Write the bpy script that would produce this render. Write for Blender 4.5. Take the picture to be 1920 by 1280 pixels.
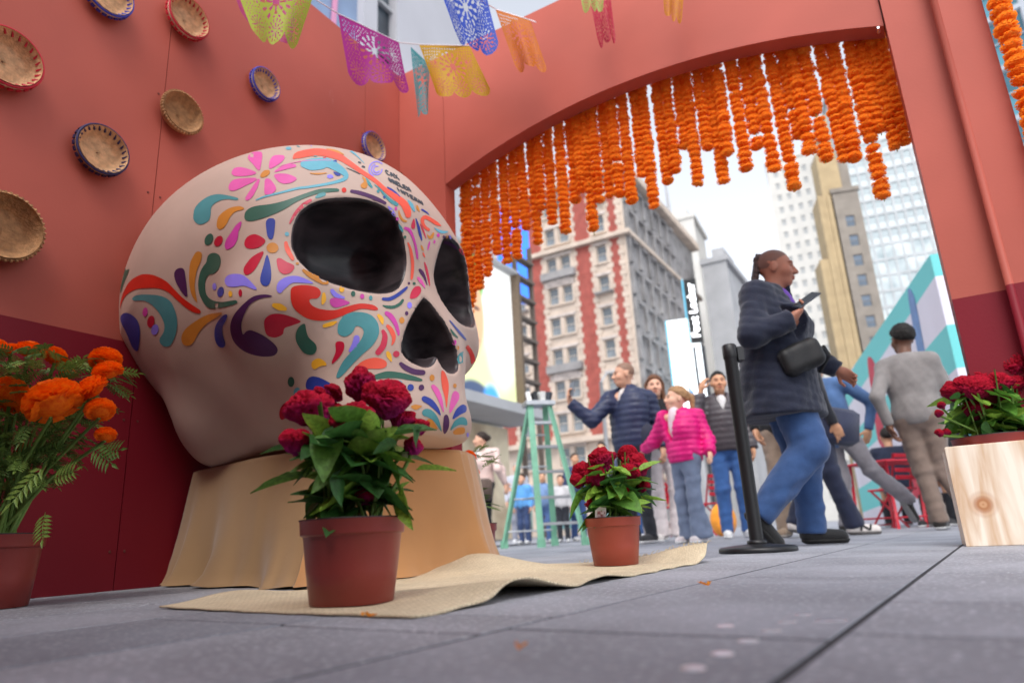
import bpy, bmesh, math, random
import numpy as np
from mathutils import Vector, Matrix, geometry
from mathutils.bvhtree import BVHTree
for o in list(bpy.data.objects): bpy.data.objects.remove(o)
SC = bpy.context.scene; COL = SC.collection
R_ = math.radians
random.seed(7); RNG = np.random.default_rng(7)
# ------------------------------------------------------------------ camera, sky, sun, exposure
PITCH, ROLL, CAMH, FPX = R_(15.96), R_(3.0), .125, 1280.0
cF = np.array([0, math.cos(PITCH), math.sin(PITCH)])
cU0 = np.array([0, -math.sin(PITCH), math.cos(PITCH)]); cR0 = np.array([1., 0, 0])
cR = math.cos(ROLL)*cR0 - math.sin(ROLL)*cU0
cU = math.sin(ROLL)*cR0 + math.cos(ROLL)*cU0
cC = np.array([0, 0, CAMH])
cam = bpy.data.cameras.new('camera'); camo = bpy.data.objects.new('camera', cam); COL.objects.link(camo)
camo.matrix_world = Matrix(((cR[0], cU[0], -cF[0], 0), (cR[1], cU[1], -cF[1], 0), (cR[2], cU[2], -cF[2], CAMH), (0, 0, 0, 1)))
cam.sensor_width = 36; cam.lens = 24; cam.clip_start = .02; cam.clip_end = 2000
cam.dof.use_dof = True; cam.dof.focus_distance = 2.15; cam.dof.aperture_fstop = 2.2
SC.camera = camo
SUN_AZ, SUN_EL = R_(-98), R_(54)     # azimuth of the sun seen from the scene (world XY), elevation
wd = bpy.data.worlds.new('World'); SC.world = wd; wd.use_nodes = True
nt = wd.node_tree; nt.nodes.clear()
wo = nt.nodes.new('ShaderNodeOutputWorld'); bg = nt.nodes.new('ShaderNodeBackground')
sky = nt.nodes.new('ShaderNodeTexSky'); sky.sky_type = 'NISHITA'; sky.sun_disc = False
sky.sun_elevation = SUN_EL; sky.sun_rotation = R_(90) - SUN_AZ
sky.air_density = 1.0; sky.dust_density = 1.5; sky.ozone_density = 1.0
hs = nt.nodes.new('ShaderNodeHueSaturation'); hs.inputs['Saturation'].default_value = .28
nt.links.new(sky.outputs[0], hs.inputs['Color']); nt.links.new(hs.outputs[0], bg.inputs[0])
bg.inputs[1].default_value = .15; nt.links.new(bg.outputs[0], wo.inputs[0])
sl = bpy.data.lights.new('sun', 'SUN'); sl.energy = .6; sl.angle = R_(25); sl.color = (1, .96, .9)
so = bpy.data.objects.new('sun', sl); COL.objects.link(so); so.location = (3, -6, 12)
sdir = Vector((math.cos(SUN_AZ)*math.cos(SUN_EL), math.sin(SUN_AZ)*math.cos(SUN_EL), math.sin(SUN_EL)))
so.rotation_euler = sdir.to_track_quat('Z', 'Y').to_euler()
vs = SC.view_settings; vs.view_transform = 'Standard'; vs.look = 'None'; vs.gamma = 1; vs.exposure = 1.24
SC.render.engine = 'CYCLES'

# ------------------------------------------------------------------ helpers
def at(u, v, Y):
    d = cF + cR*(u-960)/FPX - cU*(v-640)/FPX
    return cC + d*Y/d[1]
def gnd(u, v, z=0):
    d = cF + cR*(u-960)/FPX - cU*(v-640)/FPX
    return cC + d*(z-CAMH)/d[2]
BO = np.array([-.746, 4.383, 0.]); BE = np.array([math.cos(R_(30)), -.5, 0]); BD = np.array([.5, math.cos(R_(30)), 0])
def onpl(u, v, p, n):
    d = cF + cR*(u-960)/FPX - cU*(v-640)/FPX; n = np.asarray(n, float)
    return cC + d*((np.asarray(p)-cC) @ n)/(d @ n)
def W(s, t, z=0): return BO + BE*s + BD*t + np.array([0, 0, z])
def lin(c):
    if isinstance(c, str): c = tuple(int(c[i:i+2], 16) for i in (0, 2, 4))
    f = lambda x: (x/12.92 if x <= .04045 else ((x+.055)/1.055)**2.4)
    return tuple(f(x/255.) for x in c) + (1,)
def srgbmul(c, k): return tuple(min(1, x*k) for x in c[:3]) + (1,)
MATS = {}
def mat(name, col, rough=.6, var=.12, vs=6., bump=0., bs=60., metal=0., spec=.4, emit=0., trans=0., coat=0., sheen=0., detail=3., two=None, coord='Object', alpha=1.):
    """principled material; col is an sRGB hex/tuple (or linear 4-tuple of floats), var = noise colour variation"""
    if name in MATS: return MATS[name]
    c = lin(col) if isinstance(col, str) or max(col) > 1.01 else tuple(col[:3])+(1,)
    m = bpy.data.materials.new(name); m.use_nodes = True; t = m.node_tree; b = t.nodes['Principled BSDF']
    b.inputs['Roughness'].default_value = rough; b.inputs['Metallic'].default_value = metal
    b.inputs['Specular IOR Level'].default_value = spec; b.inputs['Base Color'].default_value = c
    if coat: b.inputs['Coat Weight'].default_value = coat; b.inputs['Coat Roughness'].default_value = .25
    if sheen: b.inputs['Sheen Weight'].default_value = sheen
    tc = t.nodes.new('ShaderNodeTexCoord')
    if var > 0 or two:
        n = t.nodes.new('ShaderNodeTexNoise'); n.inputs['Scale'].default_value = vs; n.inputs['Detail'].default_value = detail
        t.links.new(tc.outputs[coord], n.inputs['Vector'])
        mx = t.nodes.new('ShaderNodeMix'); mx.data_type = 'RGBA'
        r = t.nodes.new('ShaderNodeMapRange'); r.inputs[1].default_value = .3; r.inputs[2].default_value = .7
        t.links.new(n.outputs[0], r.inputs[0]); t.links.new(r.outputs[0], mx.inputs[0])
        mx.inputs[6].default_value = srgbmul(c, 1-var); mx.inputs[7].default_value = lin(two) if two else srgbmul(c, 1+var)
        t.links.new(mx.outputs[2], b.inputs['Base Color'])
        if emit: t.links.new(mx.outputs[2], b.inputs['Emission Color'])
    if emit:
        b.inputs['Emission Strength'].default_value = emit
        if not (var > 0 or two): b.inputs['Emission Color'].default_value = c
    if trans:
        tr = t.nodes.new('ShaderNodeBsdfTranslucent'); ms = t.nodes.new('ShaderNodeMixShader'); ms.inputs[0].default_value = trans
        if var > 0 or two: t.links.new(mx.outputs[2], tr.inputs[0])
        else: tr.inputs[0].default_value = c
        t.links.new(b.outputs[0], ms.inputs[1]); t.links.new(tr.outputs[0], ms.inputs[2])
        t.links.new(ms.outputs[0], t.nodes['Material Output'].inputs[0])
    if bump:
        n2 = t.nodes.new('ShaderNodeTexNoise'); n2.inputs['Scale'].default_value = bs; n2.inputs['Detail'].default_value = 4
        t.links.new(tc.outputs[coord], n2.inputs['Vector'])
        bp = t.nodes.new('ShaderNodeBump'); bp.inputs['Strength'].default_value = bump; bp.inputs['Distance'].default_value = .01
        t.links.new(n2.outputs[0], bp.inputs['Height']); t.links.new(bp.outputs[0], b.inputs['Normal'])
    MATS[name] = m; return m
def tag(o, label, cat=None, group=None):
    o['label'] = label
    if cat: o['category'] = cat
    if group: o['group'] = group
    return o
def struct(o): o['kind'] = 'structure'; return o
def mesh(name, V, F, m=None, smooth=True):
    me = bpy.data.meshes.new(name)
    V = np.asarray(V, dtype=np.float32).reshape(-1, 3)
    if isinstance(F, np.ndarray) and F.ndim == 2:
        k = F.shape[1]; me.vertices.add(len(V)); me.vertices.foreach_set('co', V.ravel())
        me.loops.add(F.size); me.loops.foreach_set('vertex_index', F.astype(np.int32).ravel())
        me.polygons.add(len(F)); me.polygons.foreach_set('loop_start', np.arange(0, F.size, k, dtype=np.int32))
        me.update(calc_edges=True); me.validate()
    else:
        me.from_pydata([tuple(map(float, v)) for v in V], [], [tuple(map(int, f)) for f in F]); me.update()
    if smooth: me.polygons.foreach_set('use_smooth', np.ones(len(me.polygons), dtype=bool))
    if m: me.materials.append(m)
    return me
def put(name, me, parent=None, loc=(0, 0, 0), rot=(0, 0, 0), scale=(1, 1, 1)):
    o = bpy.data.objects.new(name, me); COL.objects.link(o)
    o.location = tuple(map(float, loc)); o.rotation_euler = rot; o.scale = scale if hasattr(scale, '__len__') else (scale,)*3
    if parent: o.parent = parent
    return o
def obj(name, V, F, m=None, parent=None, smooth=True, loc=(0, 0, 0), rot=(0, 0, 0)):
    return put(name, mesh(name, V, F, m, smooth), parent, loc, rot)
def empty(name, loc=(0, 0, 0), rz=0):
    o = bpy.data.objects.new(name, None); COL.objects.link(o); o.location = tuple(map(float, loc)); o.rotation_euler = (0, 0, rz); o.empty_display_size = .1
    return o
class MB:
    def __init__(s): s.V = []; s.F = []
    def add(s, V, F):
        o = len(s.V); s.V += [tuple(map(float, v)) for v in V]; s.F += [tuple(int(i)+o for i in f) for f in F]; return s
    def box(s, c, d, M=None, bev=0):
        x, y, z = (k/2 for k in d); c = np.array(c, float)
        if bev:
            V = []
            for zz, i in ((-z, bev), (-z+bev, 0), (z-bev, 0), (z, bev)):
                V += [(-x+i, -y+i, zz), (x-i, -y+i, zz), (x-i, y-i, zz), (-x+i, y-i, zz)]
            F = [(3, 2, 1, 0), (12, 13, 14, 15)] + [(4*k+i, 4*k+(i+1) % 4, 4*k+4+(i+1) % 4, 4*k+4+i) for k in range(3) for i in range(4)]
        else:
            V = [(i*x, j*y, k*z) for i in (-1, 1) for j in (-1, 1) for k in (-1, 1)]
            F = [(0, 1, 3, 2), (4, 6, 7, 5), (0, 4, 5, 1), (2, 3, 7, 6), (0, 2, 6, 4), (1, 5, 7, 3)]
        V = np.array(V)
        if M is not None: V = V @ np.array(M).T
        return s.add(V+c, F)
    def tube(s, pts, r, n=8, cap=True):
        pts = [np.array(p, float) for p in pts]; rr = r if hasattr(r, '__len__') else [r]*len(pts)
        V = []; F = []; up = None
        for i, p in enumerate(pts):
            t = pts[min(i+1, len(pts)-1)]-pts[max(i-1, 0)]; t /= np.linalg.norm(t)+1e-9
            if up is None: up = np.array([0, 0, 1.]) if abs(t[2]) < .9 else np.array([1., 0, 0])
            a = np.cross(t, up); a /= np.linalg.norm(a)+1e-9; b = np.cross(a, t); up = b
            V += [p+rr[i]*(math.cos(k*2*math.pi/n)*a+math.sin(k*2*math.pi/n)*b) for k in range(n)]
        for i in range(len(pts)-1):
            F += [(i*n+k, i*n+(k+1) % n, (i+1)*n+(k+1) % n, (i+1)*n+k) for k in range(n)]
        if cap: F += [tuple(range(n)), tuple(range((len(pts)-1)*n, len(pts)*n))[::-1]]
        return s.add(V, F)
    def lathe(s, prof, n=32, c=(0, 0, 0)):
        V = [(c[0]+r*math.cos(k*2*math.pi/n), c[1]+r*math.sin(k*2*math.pi/n), c[2]+z) for r, z in prof for k in range(n)]
        F = [(i*n+k, i*n+(k+1) % n, (i+1)*n+(k+1) % n, (i+1)*n+k) for i in range(len(prof)-1) for k in range(n)]
        return s.add(V, F)
    def grid(s, P):
        P = np.asarray(P); a, b = P.shape[:2]
        return s.add(P.reshape(-1, 3), [(i*b+j, i*b+j+1, (i+1)*b+j+1, (i+1)*b+j) for i in range(a-1) for j in range(b-1)])
    def build(s, name, m, parent=None, smooth=False, loc=(0, 0, 0), rot=(0, 0, 0)):
        return obj(name, s.V, s.F, m, parent, smooth, loc, rot)
    def mesh(s, name, m, smooth=False): return mesh(name, s.V, s.F, m, smooth)
# signed-distance modelling: evaluate a field on a grid, extract a quad surface
def smin(a, b, k):
    h = np.clip(.5+.5*(b-a)/k, 0, 1); return b*(1-h)+a*h-k*h*(1-h)
def smax(a, b, k): return -smin(-a, -b, k)
def ell(P, c, r):
    q = P-np.array(c); r = np.array(r); k0 = np.linalg.norm(q/r, axis=1); k1 = np.linalg.norm(q/r**2, axis=1)+1e-9
    return k0*(k0-1)/k1
def cone(P, a, b, ra, rb):
    a = np.array(a, float); b = np.array(b, float); ab = b-a
    t = np.clip(((P-a) @ ab)/(ab @ ab+1e-12), 0, 1)
    return np.linalg.norm(P-a-t[:, None]*ab, axis=1)-(ra+(rb-ra)*t)
def nets(fn, lo, hi, h, newton=2):
    lo = np.array(lo, float); n = np.ceil((np.array(hi)-lo)/h).astype(int)+1
    G = np.stack(np.meshgrid(*[lo[i]+h*np.arange(n[i]) for i in range(3)], indexing='ij'), -1).reshape(-1, 3)
    D = np.concatenate([fn(G[i:i+200000]) for i in range(0, len(G), 200000)]).reshape(n); S = D < 0
    acc = np.zeros(tuple(n-1)+(3,)); cnt = np.zeros(tuple(n-1))
    cor = [(i, j, k) for i in (0, 1) for j in (0, 1) for k in (0, 1)]
    sl = lambda c: tuple(slice(c[i], n[i]-1+c[i]) for i in range(3))
    for a in cor:
        for b in cor:
            if sum(b)-sum(a) == 1 and all(b[i] >= a[i] for i in range(3)):
                da = D[sl(a)]; db = D[sl(b)]; m = (da < 0) != (db < 0)
                t = np.where(m, da/np.where(m, da-db, 1), 0)
                acc += np.where(m[..., None], np.array(a)+t[..., None]*(np.array(b)-np.array(a)), 0); cnt += m
    act = cnt > 0; idx = -np.ones(tuple(n-1), int); idx[act] = np.arange(act.sum())
    V = lo+h*(np.argwhere(act)+acc[act]/cnt[act][:, None]); Q = []
    for x in range(3):
        u, v = (x+1) % 3, (x+2) % 3
        s0 = [slice(0, n[i]-(1 if i == x else 0)) for i in range(3)]; s1 = list(s0); s1[x] = slice(1, n[x])
        A = S[tuple(s0)]; e = np.argwhere(A != S[tuple(s1)])
        e = e[(e[:, u] > 0) & (e[:, v] > 0) & (e[:, u] < n[u]-1) & (e[:, v] < n[v]-1)]
        if len(e) == 0: continue
        fl = A[tuple(e.T)]
        def idn(du, dv):
            c = e.copy(); c[:, u] -= du; c[:, v] -= dv; return idx[tuple(c.T)]
        q = np.stack([idn(1, 1), idn(0, 1), idn(0, 0), idn(1, 0)], 1); q[~fl] = q[~fl][:, ::-1]; Q.append(q)
    Q = np.concatenate(Q)
    for _ in range(newton):
        d = fn(V); e_ = h*.3
        g = np.stack([fn(V+np.eye(3)[i]*e_)-fn(V-np.eye(3)[i]*e_) for i in range(3)], 1)/(2*e_)
        V = V-np.clip(d, -h, h)[:, None]*g/np.maximum((g*g).sum(1), .3)[:, None]
    return V, Q
def wob(P, f, seed=0):
    """cheap smooth 3-D noise in -1..1"""
    r = np.random.default_rng(seed); o = 0
    for k in range(4):
        w = r.normal(size=3)*f*(.6+.4*k); w2 = r.normal(size=3)*f*.8; o = o+np.sin(P @ w+2.2*np.sin(P @ w2+r.uniform(0, 6.3))+r.uniform(0, 6.3))/(1+.3*k)
    return o/2.2
def catmull(pts, closed=True, step=3.):
    P = np.array(pts, float); n = len(P); out = []
    for i in range(n if closed else n-1):
        p0, p1, p2, p3 = (P[(i-1) % n], P[i], P[(i+1) % n], P[(i+2) % n]) if closed else (P[max(i-1, 0)], P[i], P[i+1], P[min(i+2, n-1)])
        k = max(2, int(np.linalg.norm((p2-p1)[:2])/step))
        for j in range(k):
            t = j/k; out.append(.5*((2*p1)+(-p0+p2)*t+(2*p0-5*p1+4*p2-p3)*t*t+(-p0+3*p1-3*p2+p3)*t**3))
    if not closed: out.append(P[-1])
    return np.array(out)
def poly_sd(U, poly):
    """signed distance of 2-D points to a polygon (negative inside)"""
    d = np.full(len(U), 1e9); ins = np.zeros(len(U), bool); n = len(poly)
    for i in range(n):
        a = poly[i]; b = poly[(i+1) % n]; e = b-a; w = U-a
        t = np.clip((w @ e)/(e @ e+1e-12), 0, 1); d = np.minimum(d, np.linalg.norm(w-t[:, None]*e, axis=1))
        c = ((a[1] > U[:, 1]) != (b[1] > U[:, 1])); c &= U[:, 0] < (b[0]-a[0])*(U[:, 1]-a[1])/((b[1]-a[1]) if abs(b[1]-a[1]) > 1e-12 else 1e-12)+a[0]
        ins ^= c
    return np.where(ins, -d, d)
# ------------------------------------------------------------------ pavement
def paver_mat(name, col, speck=.5):
    m = mat(name, col, rough=.62, var=.26, vs=2.2, bump=.25, bs=220, detail=6)
    t = m.node_tree; b = t.nodes['Principled BSDF']; src = b.inputs['Base Color'].links[0].from_socket
    tc = [n for n in t.nodes if n.type == 'TEX_COORD'][0]
    vo = t.nodes.new('ShaderNodeTexVoronoi'); vo.inputs['Scale'].default_value = 55; t.links.new(tc.outputs['Object'], vo.inputs['Vector'])
    n = t.nodes.new('ShaderNodeTexNoise'); n.inputs['Scale'].default_value = 85; n.inputs['Detail'].default_value = 3; t.links.new(tc.outputs['Object'], n.inputs['Vector'])
    r = t.nodes.new('ShaderNodeValToRGB'); r.color_ramp.elements[0].position = .58; r.color_ramp.elements[1].position = .72; t.links.new(n.outputs[0], r.inputs[0])
    r2 = t.nodes.new('ShaderNodeValToRGB'); r2.color_ramp.elements[0].position = .1; r2.color_ramp.elements[1].position = .35
    r2.color_ramp.elements[0].color = (1, 1, 1, 1); r2.color_ramp.elements[1].color = (0, 0, 0, 1); t.links.new(vo.outputs['Distance'], r2.inputs[0])
    ad = t.nodes.new('ShaderNodeMath'); ad.operation = 'MAXIMUM'; t.links.new(r.outputs[0], ad.inputs[0])
    n3 = t.nodes.new('ShaderNodeTexNoise'); n3.inputs['Scale'].default_value = 9; t.links.new(tc.outputs['Object'], n3.inputs['Vector'])
    gt = t.nodes.new('ShaderNodeMath'); gt.operation = 'MULTIPLY'; t.links.new(r2.outputs[0], gt.inputs[0]); t.links.new(n3.outputs[0], gt.inputs[1])
    t.links.new(gt.outputs[0], ad.inputs[1])
    mu = t.nodes.new('ShaderNodeMath'); mu.operation = 'MULTIPLY'; mu.inputs[1].default_value = speck; t.links.new(ad.outputs[0], mu.inputs[0])
    mx = t.nodes.new('ShaderNodeMix'); mx.data_type = 'RGBA'; t.links.new(mu.outputs[0], mx.inputs[0]); t.links.new(src, mx.inputs[6])
    mx.inputs[7].default_value = (.68, .69, .74, 1); t.links.new(mx.outputs[2], b.inputs['Base Color'])
    return m
PA = R_(34.4); pd_ = np.array([math.sin(PA), math.cos(PA), 0]); pn_ = np.array([math.cos(PA), -math.sin(PA), 0])
pm = [paver_mat('paver grey', (.285, .297, .335, 1), .6), paver_mat('paver dark', (.24, .252, .288, 1), .55), paver_mat('paver speckled', (.305, .314, .35, 1), .9)]
base_m = mat('plaza concrete', (.30, .31, .35, 1), .8, .2, 1.5, bump=.2, bs=50)
g = struct(obj('pavement', [(-500, -300, -.014), (500, -300, -.014), (500, 700, -.014), (-500, 700, -.014)], [(0, 1, 2, 3)], base_m))
struct(obj('paving_bed', [(-9, -1, -.0009), (12, -1, -.0009), (12, 13, -.0009), (-9, 13, -.0009)], [(0, 1, 2, 3)], mat('joint sand', (.035, .036, .042, 1), .95, .2, 30)))
rr = random.Random(3); cnt = 0; cand = []
slab_meshes = {}
for i in range(-12, 16):
    n0 = -.618+.436*i; a = -1.2+rr.uniform(-.4, 0)
    cuts = [a]
    if i == 0: cuts = [-.6, .30, .85, 1.593, 1.776, 2.7]
    elif i == 1: cuts = [-.5, .55, .903, 1.25, 1.85, 2.6]
    elif i == -1: cuts = [-.6, .10, .79, .98, 1.7, 2.5]
    while cuts[-1] < 15: cuts.append(cuts[-1]+rr.choice((.45, .9, .9, 1.1, .7, .22)))
    for q0, q1 in zip(cuts, cuts[1:]):
        c = pn_*(n0+.218)+pd_*((q0+q1)/2)
        if c[1] < .1 or c[1] > 13 or abs(c[0]) > .95*c[1]+.9: continue
        cand.append((c[1], c, q1-q0, i))
cand.sort(key=lambda t: t[0])
for k, (yy, c, L, i) in enumerate(cand[:300]):
    key = (round(L, 3), i % 3 if i not in (0, 1) else (0, 2)[i])
    if key not in slab_meshes:
        b = MB(); b.box((0, 0, -.02), (.436-.009, key[0]-.009, .04), bev=.002); slab_meshes[key] = b.mesh('paver', pm[(key[1])])
    o = put('paver', slab_meshes[key], g, (c[0], c[1], rr.uniform(0, .0008)), (rr.uniform(-.0003, .0003), rr.uniform(-.0005, .0005), -PA))
if len(cand) > 300:
    b = MB(); Mr = Matrix.Rotation(-PA, 3, 'Z')
    for yy, c, L, i in cand[300:]: b.box((c[0], c[1], -.02), (.429, L-.007, .04), Mr)
    o = b.build('paver_field', pm[0], g); o['kind'] = 'stuff'
steel = mat('steel disc', (.86, .87, .9, 1), .3, .03, metal=.85)
dm = MB().lathe([(0, .0016), (.0105, .0015), (.0118, .0008), (.0118, -.002)], 20).mesh('steel_disc', steel)
for u, v in ((1300, 1253), (1355, 1226), (1403, 1202), (1447, 1183), (1476, 1166), (1505, 1152), (1360, 1174), (1545, 1164), (1572, 1163)):
    p = gnd(u, v); put('steel_disc', dm, g, (p[0], p[1], 0))
# ------------------------------------------------------------------ booth walls
def wall_mat():
    m = mat('booth paint', (.45, .102, .072, 1), .55, .11, 1.3, bump=.05, bs=90, spec=.25)
    t = m.node_tree; b = t.nodes['Principled BSDF']; src = b.inputs['Base Color'].links[0].from_socket
    ge = t.nodes.new('ShaderNodeNewGeometry'); sp = t.nodes.new('ShaderNodeSeparateXYZ'); t.links.new(ge.outputs['Position'], sp.inputs[0])
    lt = t.nodes.new('ShaderNodeMath'); lt.operation = 'LESS_THAN'; lt.inputs[1].default_value = 1.016; t.links.new(sp.outputs['Z'], lt.inputs[0])
    mx = t.nodes.new('ShaderNodeMix'); mx.data_type = 'RGBA'; t.links.new(lt.outputs[0], mx.inputs[0]); t.links.new(src, mx.inputs[6])
    mx.inputs[7].default_value = (.19, .006, .016, 1)
    # fine pale scuffs
    n = t.nodes.new('ShaderNodeTexNoise'); n.inputs['Scale'].default_value = 2.6; n.inputs['Detail'].default_value = 9; n.inputs['Roughness'].default_value = .72
    mp = t.nodes.new('ShaderNodeMapping'); mp.inputs['Scale'].default_value = (3, 3, .6); mp.inputs['Rotation'].default_value = (0, .25, 0)
    t.links.new(ge.outputs['Position'], mp.inputs[0]); t.links.new(mp.outputs[0], n.inputs['Vector'])
    r = t.nodes.new('ShaderNodeValToRGB'); r.color_ramp.elements[0].position = .68; r.color_ramp.elements[1].position = .8; t.links.new(n.outputs[0], r.inputs[0])
    mu = t.nodes.new('ShaderNodeMath'); mu.operation = 'MULTIPLY'; mu.inputs[1].default_value = .55; t.links.new(r.outputs[0], mu.inputs[0])
    mx2 = t.nodes.new('ShaderNodeMix'); mx2.data_type = 'RGBA'; t.links.new(mu.outputs[0], mx2.inputs[0]); t.links.new(mx.outputs[2], mx2.inputs[6]); mx2.inputs[7].default_value = (.55, .28, .24, 1)
    t.links.new(mx2.outputs[2], b.inputs['Base Color']); return m
WM = wall_mat(); ZT = 3.5
def brot(): return (0, 0, -R_(30))
lw = tag(empty('painted_wall', W(0, -2.3), -R_(30)), 'salmon plywood booth wall with dark red lower band, hung with woven baskets', 'wall')
for t0, t1 in ((-.36, .11), (-1.77, -.36), (-3.2, -1.77), (-4.6, -3.2)):
    MB().box((-.03+random.uniform(-.0015, 0), (t0+t1)/2+2.3, ZT/2), (.06, t1-t0-.004, ZT), bev=.002).build('panel', WM, lw)
MB().box((-.12, 0, ZT/2), (.1, 4.4, ZT-.2)).build('backing_frame', mat('raw timber', 'b08a5c', .8), lw)
MB().box((1.75, -2.33, ZT/2), (3.46, .06, ZT), bev=.002).build('unseen_shade_panel', WM, lw)  # added wall behind the camera, out of view, to shade the booth interior
MB().box((3.5, -1.45, ZT/2), (.06, 1.7, ZT), bev=.002).build('unseen_shade_panel', WM, lw)  # added out-of-view wall on the right, also there only for shade
aw = tag(empty('arch_wall', W(1.7, 0), -R_(30)), 'salmon booth wall with wide arched opening hung with orange flower garlands', 'wall')
SL, SR, ZS, ZA, TH = .402, 3.078, 2.46, 2.708, .11
ch = (SR-SL)/2; rise = ZA-ZS; RAD = (ch*ch+rise*rise)/(2*rise)
def archz(s): return ZA-RAD+math.sqrt(max(0, RAD*RAD-(s-(SL+SR)/2)**2))
MB().box(((.0+SL)/2-1.7, TH/2, ZT/2), (SL-.004, TH, ZT), bev=.0015).build('pier_panel', WM, aw)
b = MB(); N = 48; ss = [SL+.001+(SR-SL-.002)*i/N for i in range(N+1)]
P = []
for s in ss: P.append([(s-1.7, 0.0008, archz(s)), (s-1.7, 0.0008, ZT), (s-1.7, TH, ZT), (s-1.7, TH, archz(s)), (s-1.7, 0.0008, archz(s))])
b.grid(P); b.F += [(0, 1, 2, 3), tuple(5*N+k for k in (3, 2, 1, 0))]
b.build('arch_panel', WM, aw)
pl = tag(empty('booth_pillar', W(3.28, 0), -R_(30)), 'salmon and dark red booth pillar right of the arch, with rounded edge trim', 'pillar')
MB().box((3.183-3.28, .045, ZT/2), (.2, .14, ZT), bev=.002).build('pillar_panel', WM, pl)
MB().box((3.372-3.28, -.02, ZT/2), (.165, .16, ZT), bev=.002).build('side_panel', WM, pl)
MB().tube([(3.287-3.28, -.088, 0), (3.287-3.28, -.088, ZT)], .017, 14).build('corner_trim', WM, pl, True)
MB().tube([(3.05-1.7, -.03, 2.44), (3.05-1.7, .012, 2.44)], .006, 8).build('bolt', steel, aw)
MB().box((-.012+.03-1.7, -.012, 2.55), (.02, .02, .24)).build('hinge_strip', mat('brown strip', '5a3426', .6), aw)
scm = mat('screw head', '6a3a34', .5, .1, metal=.4); sm_ = MB().lathe([(0, .0022), (.0045, .002), (.0055, 0)], 10).mesh('screw', scm)
for t_ in (-.36, -1.77, -3.2):
    for k in range(7):
        for d_ in (-.03, .03): put('screw', sm_, lw, (.0005, t_+d_+2.3, .15+.53*k), (0, R_(90), 0))
# ------------------------------------------------------------------ wall baskets
straw = mat('straw', 'd2a67c', .75, .25, 40, bump=.5, bs=120); straw2 = mat('straw pale', 'd6c2a4', .75, .2, 40, bump=.5, bs=120); straw3 = mat('straw brown', 'ab7f56', .75, .28, 40, bump=.6, bs=110)
rimm = {'blue': mat('raffia blue', '3a3fa8', .6), 'red': mat('raffia red', 'c01f35', .6), 'navy': mat('raffia navy', '2b2350', .6), 'straw': straw3}
def basket(s_t, z, r, rim, label, tilt=0, wide=None, stripes=True):
    r *= .9
    o = empty('woven_basket', W(.004, s_t, z)); o.rotation_euler = (0, R_(90), -R_(30)); o.rotation_mode = 'XYZ'
    M = Matrix.Rotation(-R_(30), 4, 'Z') @ Matrix.Rotation(R_(90), 4, 'Y') @ Matrix.Rotation(tilt, 4, 'Z'); o.rotation_euler = M.to_euler()
    d = r*.5; n = 72; prof = []
    for i in range(22):     # inside, spiralling coils
        q = i/21; rad = r*.93*min(1, .03+1.0*q**.8); zz = .006+d*max(0, (q-.55)/.45)**1.3; prof.append((rad, zz+.0018*(i % 2)))
    V = []; F = []
    for i, (rad, zz) in enumerate(prof):
        for k in range(n): V.append((rad*math.cos(2*math.pi*k/n), rad*math.sin(2*math.pi*k/n), zz+.0012*math.sin(k*18*2*math.pi/n+i*1.6)))
    F = [(i*n+k, i*n+(k+1) % n, (i+1)*n+(k+1) % n, (i+1)*n+k) for i in range(len(prof)-1) for k in range(n)]
    obj('bowl', V, F, straw if rim != 'straw' else straw3, o)
    MB().lathe([(r*.72, 0), (r*.86, d*.25), (r*.965, d*.6), (r*1.0, d), (r*.95, d+.003)], 48).build('outer_side', straw2 if rim in ('blue', 'red') else straw3, o, True)
    tor = [(r*.975+.005*math.cos(a), d+.005*math.sin(a)) for a in np.linspace(0, 2*math.pi, 9)]
    b = MB()
    if rim == 'straw':
        for k in range(44):
            a = 2*math.pi*k/44; b.box((r*.985*math.cos(a), r*.985*math.sin(a), d*.92), (.012, .009, .02), Matrix.Rotation(a, 3, 'Z') @ Matrix.Rotation(.4, 3, 'X'), bev=.003)
        b.build('scalloped_rim', straw3, o)
    else:
        b.lathe(tor, 56).build('rim', rimm[rim], o, True); b = MB()
        for k in range(26):
            a = 2*math.pi*k/26
            b.box((r*.90*math.cos(a), r*.90*math.sin(a), d*.86), (.03, .007, .006), Matrix.Rotation(a+.5, 3, 'Z') @ Matrix.Rotation(-.7, 3, 'Y'))
            b.box((r*.975*math.cos(a), r*.975*math.sin(a), d*.62), (.012, .018, .012), Matrix.Rotation(a, 3, 'Z'))
        b.build('rim_stitching', rimm[rim], o)
    tag(o, label, 'basket', 'baskets on the salmon wall')
basket(-2.107, 2.60, .125, 'blue', 'blue-rimmed straw basket cut off by the top edge, far upper left')
basket(-1.718, 2.75, .125, 'red', 'red and white rimmed straw basket near the top of the wall')
basket(-2.44, 2.03, .14, 'red', 'red-rimmed straw basket cut off by the left edge')
basket(-1.223, 2.66, .105, 'blue', 'small blue and white rimmed basket beneath the lime paper banner')
basket(-1.703, 2.20, .12, 'straw', 'plain scalloped straw basket in the middle of the wall')
basket(-2.047, 1.82, .125, 'navy', 'navy-rimmed straw basket above the marigold plant')
basket(-2.36, 1.335, .15, 'straw', 'large plain scalloped straw basket low at the left edge')
basket(-.32, 2.715, .115, 'blue', 'blue and white rimmed basket half hidden behind the skull')
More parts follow.
